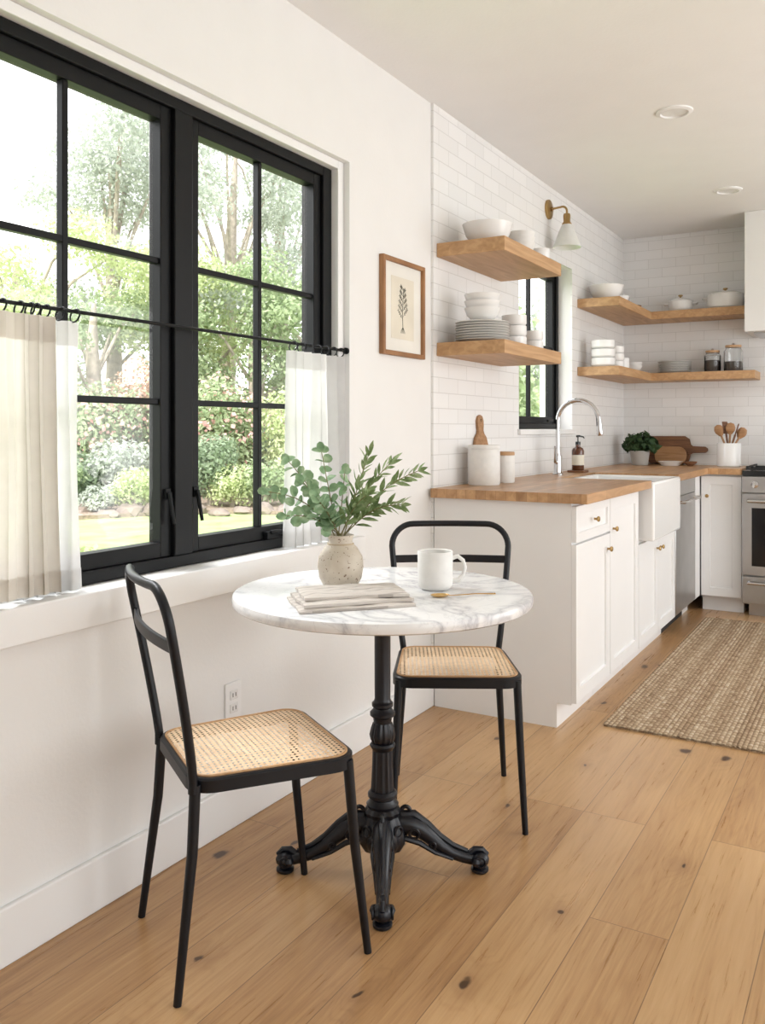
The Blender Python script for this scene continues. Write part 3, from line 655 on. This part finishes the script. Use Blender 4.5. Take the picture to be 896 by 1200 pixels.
for cx in (-.19, .19):
    g = MB()
    for k in range(4): g.box(cx-.17+k*.108, cx-.158+k*.108, .04, .50, .95, .962)
    for yy in (.04, .26, .488): g.box(cx-.17, cx+.166, yy, yy+.012, .938, .95)
    g.build('burner_grate', M['grate'], o)
o = thing('range_hood', 'boxy white plaster range hood hanging above the stove', 'range hood', (1.29, 6.06, 1.835))
MB().box(-.38, .38, 0, BY-6.06-.0005, .0, CZ-1.835-.0005).build('hood_body', M['wall'], o, bevel=.004)
MB().box(-.33, .33, .05, .40, -.012, -.0005).build('vent_insert', M['steel'], o)

# ------------------------------------------------------------------ rug
o = MB(); nx, ny = 190, 240; rx0, rx1, ry0, ry1 = .72, 1.56, 3.47, 5.78
vs = []; fs = []
for j in range(ny+1):
    for i in range(nx+1):
        x = (rx1-rx0)*i/nx; y = (ry1-ry0)*j/ny
        ed = .0035*sin(j*1.3) if i in (0, nx) else 0
        z = .006+.005*abs(sin(pi*x/.018))**.6+.001*sin(2*pi*y/.04+int(x/.018)*2.1)
        vs.append((x+ed, y+(.0035*sin(i*1.7) if j in (0, ny) else 0), z))
for j in range(ny):
    for i in range(nx): fs.append((j*(nx+1)+i, j*(nx+1)+i+1, (j+1)*(nx+1)+i+1, (j+1)*(nx+1)+i))
o.add(vs, fs); o.box(.004, rx1-rx0-.004, .004, ry1-ry0-.004, .0005, .0055)
tag(o.build('area_rug', M['rug'], loc=(rx0, ry0, 0), recalc=False), 'woven beige jute runner rug on the kitchen floor', 'rug')

# ------------------------------------------------------------------ dining table
TC = CAM+FW*2.352; TXc, TYc = TC.x, TC.y; TZ = .763
o = thing('dining_table', 'round white marble bistro table on a black cast iron pedestal', 'table', (TXc, TYc, 0), TH)
R = .403
MB().lathe([(0, TZ-.03), (R-.008, TZ-.03), (R-.002, TZ-.026), (R, TZ-.018), (R, TZ-.010), (R-.002, TZ-.003), (R-.007, TZ), (0, TZ)], seg=96).build('tabletop', M['marble'], o)
MB().lathe([(0, TZ-.031), (.13, TZ-.031), (.13, TZ-.038), (.06, TZ-.045), (.03, TZ-.06), (0, TZ-.06)], seg=32).build('top_plate', M['iron'], o)
col = MB().lathe([(0, TZ-.055), (.027, TZ-.055), (.029, TZ-.07), (.022, TZ-.085), (.022, .60), (.0215, .47), (.024, .462), (.029, .458), (.029, .450), (.024, .445), (.027, .440), (.034, .433), (.034, .425), (.026, .418), (.024, .405), (0, .405)], seg=32)
col.lathe([(0, .406), (.025, .405), (.030, .39), (.034, .372), (.031, .358), (.026, .350), (0, .350)], seg=64, flute=.05, fn=14)
col.lathe([(0, .351), (.031, .350), (.035, .344), (.031, .336), (.026, .330), (0, .330)], seg=32)
col.lathe([(0, .331), (.0255, .330), (.0265, .29), (.029, .24), (.030, .222), (0, .222)], seg=64, flute=.06, fn=12)
col.lathe([(0, .223), (.033, .222), (.040, .214), (.040, .206), (.034, .200), (.038, .192), (.044, .186), (.040, .176), (0, .175)], seg=32)
col.build('column', M['iron'], o)
hub = MB().lathe([(0, .178), (.040, .178), (.050, .168), (.046, .156), (.054, .138), (.064, .112), (.066, .090), (.052, .066), (.03, .055), (0, .055)], seg=64, flute=.045, fn=12)
for k in range(4):
    a = pi/4+pi/2*k; c0 = Vector((.060*cos(a), .060*sin(a), .125)); tt = Vector((-sin(a), cos(a), 0))
    hub.tube([c0+tt*.014*cos(q)+Vector((0, 0, .014*sin(q))) for q in [2*pi*j/14 for j in range(14)]], .004, 6, True)
hub.build('base_hub', M['iron'], o)
for k in range(4):
    a = pi/2*k
    P = [(.04, .132), (.07, .130), (.10, .118), (.13, .094), (.16, .068), (.19, .050), (.22, .040), (.245, .034)]
    rad = [.026, .027, .025, .021, .018, .0165, .016, .016]
    l = MB(); l.M = Matrix.Rotation(a, 4, 'Z')
    l.tube([(p[0], 0, p[1]) for p in P], rad, 12)
    l.tube([(.05, 0, .154), (.085, 0, .156), (.12, 0, .132), (.155, 0, .098), (.19, 0, .073), (.23, 0, .056)], [.012, .012, .009, .008, .007, .006], 8)
    l.tube([(.062+.013*cos(q)*(1-j*.02), 0, .165+.013*sin(q)*(1-j*.02)) for j, q in enumerate([-pi*.5+2*pi*j/16 for j in range(18)])], .006, 6)
    for sg in (-1, 1):
        l.tube([(.06, sg*.023, .10), (.10, sg*.024, .088), (.14, sg*.018, .06), (.19, sg*.014, .040)], [.008, .008, .006, .005], 8)
        l.tube([(.085+.013*cos(q), sg*.024, .112+.013*sin(q)) for q in [2*pi*j/12 for j in range(12)]], .0042, 6, True)
        l.tube([(.135+.008*cos(q), sg*.019, .078+.008*sin(q)) for q in [2*pi*j/12 for j in range(12)]], .0035, 6, True)
    lo = l.build('leg', M['iron'], o)
    f = MB(); f.M = Matrix.Rotation(a, 4, 'Z')
    f.lathe([(0, 0), (.020, 0), (.024, .004), (.024, .010), (.016, .015), (0, .016)], (.264, 0, 0.0005), 20)
    f.lathe([(0, -.022), (.013, -.019), (.024, -.009), (.026, .001), (.021, .013), (.010, .020), (0, .021)], (.264, 0, .034), 22)
    for sg in (-1, 1):
        f.lathe([(0, -.013), (.009, -.010), (.013, 0), (.009, .010), (0, .013)], (.252, sg*.019, .034), 14)
        f.tube([(.264+.013*cos(q), sg*.024, .034+.013*sin(q)) for q in [2*pi*j/14 for j in range(14)]], .0035, 6, True)
    f.tube([(.232, 0, .046), (.250, 0, .060), (.270, 0, .060), (.285, 0, .046)], [.009, .009, .008, .006], 8)
    f.build('foot', M['iron'], lo)

# ------------------------------------------------------------------ chairs
def outline(off=0.0, n=8):
    hwf, hwr, yf, yr, r = .200, .175, .195, -.190, .06
    C = [(hwf, yf), (-hwf, yf), (-hwr, yr), (hwr, yr)]; P = []
    L = len(C)
    for i in range(L):
        p = Vector(C[i]); a = (Vector(C[i-1])-p).normalized(); b = (Vector(C[(i+1) % L])-p).normalized()
        cosang = a.dot(b); half = math.acos(cosang)/2; dd = r/math.tan(half); cen = p+(a+b).normalized()*(r/sin(half))
        s = p+a*dd-cen; e = p+b*dd-cen
        a0 = math.atan2(s.y, s.x); a1 = math.atan2(e.y, e.x); da = (a1-a0+pi) % (2*pi)-pi
        for k in range(n+1):
            t = a0+da*k/n; P.append(Vector((cen.x+(r-off)*cos(t), cen.y+(r-off)*sin(t))))
    return P
def make_chair(label, x, y, rz):
    o = thing('dining_chair', label, 'chair', (x, y, 0), rz); SZ = .455
    A = outline(0); B = outline(.022); n = len(A); vs = []; fs = []
    secs = [(A, SZ-.030), (A, SZ-.004), (outline(.004), SZ), (outline(.018), SZ), (B, SZ-.004), (B, SZ-.030)]
    for P, z in secs: vs += [(p.x, p.y, z) for p in P]
    for k in range(6):
        k2 = (k+1) % 6
        for i in range(n): fs.append((k*n+i, k*n+(i+1) % n, k2*n+(i+1) % n, k2*n+i))
    MB().add(vs, fs).build('seat_frame', M['chairblk'], o)
    vs = []; fs = []; Cn = outline(.012)
    for q, z in ((1, .0012), (.8, .004), (.5, .007), (.2, .008)): vs += [(p.x*q, p.y*q, SZ+z) for p in Cn]
    vs.append((0, 0, SZ+.008))
    for k in range(3):
        for i in range(n): fs.append((k*n+i, k*n+(i+1) % n, (k+1)*n+(i+1) % n, (k+1)*n+i))
    for i in range(n): fs.append((3*n+i, 3*n+(i+1) % n, 4*n))
    MB().add(vs, fs).build('seat', M['cane'], o)
    MB().tube([(p.x, p.y, SZ+.002) for p in outline(.014)], .003, 6, True).build('cane_binding', M['lid'], o)
    lt = SZ-.012
    for sg in (-1, 1):
        MB().tube([(sg*.178, .170, lt), (sg*.186, .184, .25), (sg*.197, .212, .0005)], [.0125, .0115, .009], 12).build('leg', M['chairblk'], o)
        MB().tube([(sg*.160, -.178, lt), (sg*.166, -.186, .30), (sg*.185, -.222, .0005)], [.0125, .012, .009], 12).build('leg', M['chairblk'], o)
    H = .868; hw = .208; cr = .075
    def yb(z):
        q = max(0.0, (z-SZ)/(H-SZ)); return -.184-.072*q**1.15
    def xb(z):
        q = max(0.0, (z-SZ)/(H-SZ)); q = min(1, q); return .163+(hw-.163)*(q*(1.35-.35*q))
    P = []
    zs = [SZ-.028]+[SZ+(H-cr-SZ)*k/9 for k in range(10)]
    for z in zs: P.append((-xb(z), yb(z), z))
    xe = xb(H-cr)
    for k in range(1, 10):
        a = pi-pi/2*k/10; z = H-cr+cr*sin(a); P.append((-xe+cr+cr*cos(a), yb(z)-.004*(k/10)**2, z))
    top = []
    for k in range(9):
        q = -1+k/4; top.append((q*(xe-cr), yb(H)-.004-.014*(1-q*q), H))
    left = list(P); P = left+top+[(-p[0], p[1], p[2]) for p in left[::-1]]
    MB().tube(P, .0105, 12).build('back_frame', M['chairblk'], o)
    zr = .748; Q = []
    for k in range(13):
        q = -1+k/6; Q.append((q*(xb(zr)), yb(zr)-.020*(1-q*q), zr))
    m_ = MB(); vs = []; fs = []
    for (x_, y_, z_) in Q: vs += [(x_, y_-.005, z_-.013), (x_, y_+.005, z_-.013), (x_, y_+.005, z_+.013), (x_, y_-.005, z_+.013)]
    for k in range(12):
        for j in range(4): fs.append((4*k+j, 4*k+(j+1) % 4, 4*k+4+(j+1) % 4, 4*k+4+j))
    fs += [(0, 1, 2, 3), (48, 49, 50, 51)]
    m_.add(vs, fs).build('back_rail', M['chairblk'], o, bevel=.003)
    return o
ch = make_chair('black metal cane seat chair beside the window, nearest the camera', .403, 1.630, -radians(33.1))
dup(ch, (.512, 2.520, 0), pi+radians(29.0), 'black metal cane seat chair behind the table, near the white cabinets')

# ------------------------------------------------------------------ table things
V0 = Vector((.418, 1.995, TZ+.0005))
o = thing('vase', 'speckled beige stoneware vase on the marble table', 'vase', V0)
MB().lathe([(0, 0), (.036, 0), (.044, .004), (.058, .03), (.063, .06), (.060, .088), (.046, .112), (.034, .124), (.032, .132), (.037, .147), (.034, .148), (.028, .133), (.030, .122), (.05, .09), (.05, .03), (0, .012)], seg=48).build('vase_body', M['speck'], o)
MB().tube([(.0345*cos(a), .0345*sin(a), .123) for a in [2*pi*k/32 for k in range(32)]], .0025, 6, True).build('neck_band', simple('twine', (.5, .4, .28), .9), o)
mouth = V0+Vector((0, 0, .145)); PX = 2.37/1015
def stem_path(tip, bend, seed):
    rnd = random.Random(seed); P = []
    base = V0+Vector((rnd.uniform(-.012, .012), rnd.uniform(-.012, .012), .02)); m0 = mouth+Vector((rnd.uniform(-.014, .014), rnd.uniform(-.014, .014), 0))
    P.append(base); P.append(m0)
    for k in range(1, 9):
        q = k/8; p = m0.lerp(tip, q)+Vector((0, 0, bend*sin(pi*q)))
        P.append(p)
    return P
def lf(mb, p, d, nrm, L, Wd, shape):
    d = d.normalized(); s = d.cross(nrm).normalized(); n_ = s.cross(d)
    if shape == 'round': pr = [(0, 0), (.12, .5), (.35, .92), (.6, 1), (.85, .75), (1, 0)]
    else: pr = [(0, 0), (.2, .65), (.45, 1), (.7, .75), (.9, .3), (1, 0)]
    vs = []; fs = []
    for (q, w_) in pr:
        c = p+d*L*q - n_*L*.12*q*q; vs += [c-s*Wd*w_+n_*Wd*.25*w_, c, c+s*Wd*w_+n_*Wd*.25*w_]
    for k in range(len(pr)-1):
        a = 3*k; fs += [(a, a+1, a+4, a+3), (a+1, a+2, a+5, a+4)]
    mb.add(vs, fs)
def sprig(kind, du, dv, dd, bend, seed, label):
    rnd = random.Random(seed)
    tip = mouth+RT*(du*PX)+Vector((0, 0, dv*PX))-FW*dd
    P = stem_path(tip, bend, seed)
    nm = 'eucalyptus_sprig' if kind == 'e' else 'olive_branch'
    o = thing(nm, label, 'sprig', tuple(V0+Vector((0, 0, .02))), 0, 'eucalyptus sprigs in the vase' if kind == 'e' else 'olive branches in the vase')
    off = V0+Vector((0, 0, .02))
    MB().tube([p-off for p in P], [.0020]*2+[.0018-.0001*k for k in range(8)], 6).build('stem', M['stem'], o)
    L = MB(); seg = P[1:]; npair = 8 if kind == 'e' else 14
    for i in range(npair):
        q = .18+.82*i/(npair-1); k = min(int(q*8), 7); f = q*8-k; p = seg[k].lerp(seg[k+1], f); d = (seg[k+1]-seg[k]).normalized()
        a0 = rnd.uniform(0, pi)
        for sg in (0, pi):
            o1 = d.orthogonal().normalized(); o1.rotate(Matrix.Rotation(a0+sg+rnd.uniform(-.3, .3), 3, d))
            if kind == 'e':
                ld = (o1*1.0+d*.45+Vector((0, 0, .1))); sz = rnd.uniform(.028, .042)*(1.1-.4*q)
                nn = (-FW*.6+Vector((rnd.uniform(-.7, .7), rnd.uniform(-.7, .7), rnd.uniform(.0, 1))))
                lf(L, p-off, ld, nn, sz, sz*.48, 'round')
            else:
                ld = (o1*.75+d*.9); sz = rnd.uniform(.042, .060)*(1.1-.35*q)
                nn = (-FW*.5+Vector((rnd.uniform(-.6, .6), rnd.uniform(-.6, .6), rnd.uniform(.2, 1))))
                lf(L, p-off, ld, nn, sz, sz*.14, 'lance')
    lf(L, seg[-1]-off, (seg[-1]-seg[-2]), -FW+Vector((0, 0, .3)), .03, .006 if kind == 'o' else .011, 'round' if kind == 'e' else 'lance')
    L.build('leaves', M['euca'] if kind == 'e' else M['olive'], o, recalc=False)
for a in (('e', -84, 52, .02, .03, 1, 'eucalyptus sprig reaching furthest left from the vase'), ('e', -62, 86, -.03, .02, 2, 'eucalyptus sprig rising up and left of the vase'),
          ('e', -60, 26, .07, .02, 3, 'low eucalyptus sprig drooping left toward the window'), ('e', -22, 98, .01, .0, 4, 'upright eucalyptus sprig above the vase'),
          ('e', -26, 48, .09, .01, 6, 'short eucalyptus sprig hanging over the vase front'), ('e', 4, 72, -.05, .0, 8, 'short eucalyptus sprig in the middle of the bunch'),
          ('e', -42, 64, .05, .01, 9, 'eucalyptus sprig between the low one and the upright one'),
          ('o', 34, 98, .0, .01, 11, 'tallest olive branch rising right of the vase'), ('o', 60, 86, -.03, .02, 12, 'olive branch arching up and right of the vase'),
          ('o', 90, 76, .02, .03, 13, 'olive branch reaching furthest right toward the chair'), ('o', 70, 38, .05, .025, 14, 'low olive branch above the mug'), ('o', 32, 50, .07, .02, 15, 'short olive branch at the front right of the bunch')):
    sprig(*a)
# mug
mp = Vector((CAM.x+(-.503+.864*.061)*2.37, (.864+.503*.061)*2.37, TZ+.0005))
o = thing('mug', 'white ceramic mug on the marble table', 'mug', mp, TH)
MB().lathe([(0, 0), (.036, 0), (.042, .004), (.047, .012), (.048, .03), (.048, .102), (.0465, .104), (.0445, .102), (.0445, .02), (.03, .01), (0, .009)], seg=44).build('mug_body', M['matte'], o)
MB().tube([(.046, 0, .085), (.062, 0, .089), (.076, 0, .078), (.081, 0, .058), (.076, 0, .038), (.062, 0, .024), (.046, 0, .024)], [.007, .006, .0055, .0055, .0055, .006, .007], 10).build('handle', M['matte'], o)
# spoon
sp0 = Vector((CAM.x+(-.503+.864*.086)*2.26, (.864+.503*.086)*2.26, TZ+.001))
o = thing('spoon', 'small gold spoon lying in front of the mug', 'spoon', sp0, TH+radians(8))
MB().tube([(-.028, 0, .003), (.0, 0, .0035), (.05, .004, .005), (.105, .007, .003)], [.0018, .0022, .0026, .0038], 8, flat=.6).build('handle', M['gold'], o)
h = MB().lathe([(0, -.0), (.010, .0006), (.016, .003), (.018, .006), (.0168, .0062), (.015, .004), (.009, .002), (0, .0015)], seg=24)
h.v = [Vector((p.x*1.45-.045, p.y, p.z)) for p in h.v]; h.build('bowl', M['gold'], o)
# napkin
def napkin():
    c = Vector((CAM.x+(-.503+.864*-.038)*2.18, (.864+.503*-.038)*2.18, TZ+.0008))
    o = thing('napkin', 'folded striped linen napkin lying on the table before the vase', 'napkin', c, TH+radians(16))
    for li, (w_, d_, ox, oy, rz) in enumerate(((.290, .190, 0, 0, 0), (.276, .176, .004, .005, .03), (.262, .150, .008, .014, -.04))):
        nx, ny = 48, 28; vs = []; fs = []; T = .0105; z0 = li*.0112
        ca, sa = cos(rz), sin(rz)
        for top in (0, 1):
            for j in range(ny+1):
                for i in range(nx+1):
                    p, q = i/nx*2-1, j/ny*2-1
                    edge = max(abs(p)**8, abs(q)**8)
                    x = p*w_/2*(1+.012*sin(q*5+li)); y = q*d_/2*(1+.03*sin(p*4+li*2))+.005*sin(p*2+li)
                    wr = .0014*sin(9*p+3*q+li*2)+.0010*sin(8*q-5*p+li)+.0005*sin(23*p+9*q)
                    z = z0+(T*(1-.45*edge)+wr*(1-edge) if top else (.0 if li == 0 else -.001))
                    X = x*ca-y*sa+ox; Y = x*sa+y*ca+oy; vs.append((X, Y, z))
        n1 = (nx+1)*(ny+1)
        for j in range(ny):
            for i in range(nx):
                a = j*(nx+1)+i; fs.append((a, a+nx+1, a+nx+2, a+1)); fs.append((n1+a, n1+a+1, n1+a+nx+2, n1+a+nx+1))
        for i in range(nx):
            fs.append((i, i+1, n1+i+1, n1+i)); a = ny*(nx+1)+i; fs.append((a, n1+a, n1+a+1, a+1))
        for j in range(ny):
            a = j*(nx+1); fs.append((a, n1+a, n1+a+nx+1, a+nx+1)); a += nx; fs.append((a, a+nx+1, n1+a+nx+1, n1+a))
        MB().add(vs, fs).build('fold', M['napkin'], o)
napkin()

# ------------------------------------------------------------------ garden
GZ = -.12
lw = MB().box(-45, -.21, -6, 45, GZ-.2, GZ).build('lawn', M['lawn']); lw['kind'] = 'stuff'; tag(lw, 'bright green lawn outside the window', 'lawn')
def G(u, t, z=GZ): 
    p = ray(u, 0, t); return Vector((p.x, p.y, z))
pts = [G(-60, 13.2), G(60, 12.4), G(150, 13.0), G(250, 13.6), G(360, 13.2), G(420, 13.6), G(430, 24), G(-160, 24)]
bo = MB().prism([(p.x, p.y) for p in pts], GZ+.0, GZ+.06).build('planting_bed', M['mulch']); bo['kind'] = 'structure'
def shrub(u, t, w_, h, mat, n, size, label, seed, name='shrub', cat='shrub', group=None, flower=None, z0=GZ):
    p = G(u, t, z0); o = thing(name, label, cat, p, 0, group); rnd = random.Random(seed)
    MB().tube([(0, 0, 0), (.02, 0, h*.3), (-.02, .01, h*.6)], [w_*.05, w_*.04, w_*.02], 8).build('stem', M['bark'], o)
    bl = [(0, 0, h*.55, w_*.42, w_*.42, h*.42)]
    for k in range(6):
        a = k*pi/3+rnd.uniform(-.3, .3); r_ = w_*.26; bl.append((r_*cos(a), r_*sin(a), h*rnd.uniform(.28, .74), w_*.24, w_*.24, h*.24))
    leaf_cloud(MB(), bl, n, size, seed).build('foliage', M[mat], o, recalc=False)
    if flower:
        leaf_cloud(MB(), [(0, 0, h*.58, w_*.5, w_*.5, h*.42)], flower[1], flower[2], seed+50, .9).build('flowers', M[flower[0]], o, recalc=False)
    return o
def tree(u, t, trunk_h, crown, mat, n, size, label, seed, lean=0):
    p = G(u, t); o = thing('garden_tree', label, 'tree', p, 0, 'trees beyond the window')
    tr = MB(); top = Vector((lean, 0, trunk_h)); tr.tube([(0, 0, 0), (lean*.3, .05, trunk_h*.4), (lean*.7, -.05, trunk_h*.75), top], [.24, .19, .14, .05], 10)
    for b in crown:
        c = Vector(b[:3]); tr.tube([Vector((lean*.6, 0, min(trunk_h*.7, c.z*.6))), c*.6+Vector((0, 0, c.z*.3)), c], [.05, .03, .012], 6)
    tr.build('trunk', M['bark'], o)
    leaf_cloud(MB(), crown, n, size, seed).build('crown', M[mat], o, recalc=False); return o
def cb(seed, zlo, zhi, rad, n, br):
    rnd = random.Random(seed); return [(rnd.uniform(-rad, rad), rnd.uniform(-rad, rad), rnd.uniform(zlo, zhi), br*rnd.uniform(.7, 1.2), br*rnd.uniform(.7, 1.2), br*rnd.uniform(.5, .8)) for _ in range(n)]
tree(262, 22, 8.2, cb(1, 4.2, 9.5, 2.3, 18, .95), 'g_grey', 12000, .065, 'tall grey green pine seen through the middle of the right sash', 1, .4)
tree(132, 21, 7.6, cb(2, 4.2, 9.4, 1.6, 15, 1.0), 'g_grey', 12000, .065, 'tall grey green tree behind the upper panes of the left sash', 2)
tree(335, 24, 7.5, cb(3, 4.0, 10, 2.2, 13, 1.1), 'g_grey', 9000, .075, 'tall grey green tree at the right edge of the big window', 3, -.3)
tree(20, 17, 4.6, cb(4, 2.4, 5.4, 1.7, 13, .78), 'g_lime', 10000, .055, 'light green tree in the lower left panes', 4)
tree(110, 18.5, 4.0, cb(5, 1.6, 4.5, 1.7, 14, .88), 'g_mid', 10000, .06, 'medium green bushy tree beneath the tall grey one', 5)
tree(225, 20, 4.4, cb(6, 2.0, 5.2, 1.7, 13, .88), 'g_lime', 9000, .065, 'yellow green tree behind the window mullion', 6)
tree(300, 19, 4.0, cb(7, 1.8, 4.6, 1.6, 13, .88), 'g_mid', 9000, .06, 'medium green bushy tree low in the right sash', 7)
tree(395, 19, 4.6, cb(8, 1.8, 5.4, 1.6, 10, .9), 'g_mid', 6000, .08, 'green tree partly behind the far curtain', 8)
shrub(25, 16.5, 2.6, 2.4, 'g_mid', 6000, .05, 'wide green hedge bush behind the curtain panels', 21)
shrub(75, 16.2, 2.3, 2.3, 'g_mid', 5500, .05, 'green hedge bush left of the rose bush', 22)
shrub(125, 16.0, 2.0, 2.3, 'g_mid', 5500, .05, 'pink flowering rose bush in the left sash', 23, name='rose_bush', flower=('pink', 650, .045))
shrub(168, 16.6, 1.5, 2.9, 'g_red', 4000, .05, 'reddish leaved tall shrub beside the mullion', 24)
shrub(215, 16.3, 2.0, 2.3, 'g_mid', 5000, .05, 'green hedge bush behind the mullion', 25)
shrub(255, 16.0, 2.0, 2.4, 'g_mid', 5500, .05, 'pink flowering rose bush in the right sash', 26, name='rose_bush', flower=('pink', 700, .045))
shrub(305, 17.2, 1.2, 1.5, 'g_dark', 3000, .05, 'dark green bush before the wooden fence', 27)
shrub(350, 16.0, 1.8, 2.3, 'g_lime', 5000, .05, 'lime green bush beside the far curtain', 28)
shrub(92, 14.2, 1.1, 1.0, 'g_dark', 1800, .045, 'low dark shrub in the flower bed', 31)
shrub(138, 14.4, 1.3, 1.25, 'g_grey', 2800, .045, 'silvery lavender clump in the flower bed', 32)
shrub(158, 13.3, .8, .8, 'g_lime', 2000, .035, 'round lime green ball shrub near the lawn', 33)
shrub(118, 13.4, .8, .5, 'g_grey', 1400, .035, 'low grey green ground cover shrub at the bed edge', 34)
shrub(60, 13.6, 1.2, .9, 'g_mid', 1800, .045, 'low green shrub behind the white curtain', 35)
shrub(246, 14.3, 1.1, 1.3, 'g_dark', 2400, .045, 'dark leafy shrub beside the right sash latch', 36)
shrub(272, 14.1, .9, .8, 'g_lime', 1900, .035, 'yellow green low shrub in the right sash', 37)
shrub(310, 14.3, 1.2, .9, 'g_mid', 1800, .045, 'low green shrub near the far curtain', 38)
shrub(104, 7.0, .35, .42, 'g_lime', 200, .05, 'small leafy plant close outside the window', 40, flower=('g_red', 8, .04))
shrub(560, 9.5, 1.6, 3.0, 'g_mid', 4000, .06, 'tall hedge outside beyond the small kitchen window', 41)
shrub(625, 10.5, 1.8, 2.0, 'g_lime', 4500, .06, 'green bush seen through the small kitchen window', 42)
shrub(655, 15.5, 2.2, 4.2, 'g_grey', 4000, .07, 'tall grey green bush far behind the small window', 43)
rr_ = random.Random(77)
for i in range(12):
    u = 75+i*26; t = 13.1+rr_.uniform(-.2, .2)+(.3 if u > 200 else 0); p = G(u, t, GZ)
    bm = bmesh.new(); bmesh.ops.create_icosphere(bm, subdivisions=2, radius=1)
    s_ = (rr_.uniform(.12, .26), rr_.uniform(.12, .2), rr_.uniform(.07, .15))
    for v_ in bm.verts:
        k = 1+rr_.uniform(-.14, .14); v_.co = Vector((v_.co.x*s_[0]*k, v_.co.y*s_[1]*k, max(v_.co.z, -.4)*s_[2]*k+s_[2]*.4))
    me = bpy.data.meshes.new('border_rock'); bm.to_mesh(me); bm.free(); me.materials.append(M['rock'])
    ob = bpy.data.objects.new('border_rock', me); COL.objects.link(ob); ob.location = p
    tag(ob, 'rough brown border rock between the lawn and flower bed', 'rock', 'border rocks along the flower bed')
# fence
a, b = G(-120, 18.3), G(470, 17.6); d = (b-a); L = d.length; ang = math.atan2(d.y, d.x)
o = thing('garden_fence', 'brown wooden board fence behind the shrubs', 'fence', a, ang)
f = MB()
k = 0
while k*.16 < L: f.box(k*.16, k*.16+.15, 0, .02, 0, 1.75); k += 1
f.build('boards', M['fence'], o)
MB().box(0, L, .02, .06, .3, .4).box(0, L, .02, .06, 1.4, 1.5).build('rails', M['fence'], o)

# ------------------------------------------------------------------ lights
wd = bpy.data.worlds.new('World'); S.world = wd; wd.use_nodes = True; nt = wd.node_tree
bg = nt.nodes['Background']
tc = nt.nodes.new('ShaderNodeTexCoord'); sp = nt.nodes.new('ShaderNodeSeparateXYZ'); nt.links.new(tc.outputs['Generated'], sp.inputs[0])
c = RAMP(nt, sp.outputs[2], [(0, (1, 1, .99)), (.25, (.97, .985, 1)), (1, (.88, .94, 1))])
nt.links.new(c, bg.inputs[0]); bg.inputs[1].default_value = 2.75
def light(kind, name, loc, rot, energy, color=(1, 1, 1), size=1, sy=None):
    l = bpy.data.lights.new(name, kind); l.energy = energy; l.color = color
    if kind == 'AREA':
        l.shape = 'RECTANGLE'; l.size = size; l.size_y = sy or size
    if kind == 'SUN': l.angle = radians(3)
    o = bpy.data.objects.new(name, l); COL.objects.link(o); o.location = loc; o.rotation_euler = rot; return o
s = light('SUN', 'sun', (0, 0, 10), (0, 0, 0), 5.0, (1, .97, .90))
s.rotation_euler = Vector((-.05, 1, -1.15)).to_track_quat('-Z', 'Y').to_euler()
light('AREA', 'fill_lamp_near', (RX+.3, .9, 1.35), (0, radians(90), 0), 10, (.96, .98, 1), 1.9, 2.9)  # fill lamp added outside the right wall to brighten the dining end
light('AREA', 'fill_lamp_far', (RX+.3, 4.4, 1.35), (0, radians(90), 0), 34, (.96, .98, 1), 1.9, 2.5)  # second added fill lamp, brightens the kitchen end from out of view
l = light('AREA', 'fill_lamp_window', (-1.3, 1.9, 3.3), (0, 0, 0), 230, (.98, .99, 1), 1.2, 2.6)  # added lamp, hidden outside above the big window, boosts the light coming in
l.rotation_euler = Vector((1.6, .1, -1.5)).to_track_quat('-Z', 'Y').to_euler()

# ------------------------------------------------------------------ camera
cam = bpy.data.cameras.new('camera'); co = bpy.data.objects.new('camera', cam); COL.objects.link(co)
co.location = CAM; co.rotation_euler = (pi/2, 0, TH); cam.sensor_width = 36; cam.lens = F/1200*36; cam.shift_y = -97/1200
cam.clip_start = .02; cam.clip_end = 200
S.camera = co
S.view_settings.view_transform = 'Standard'
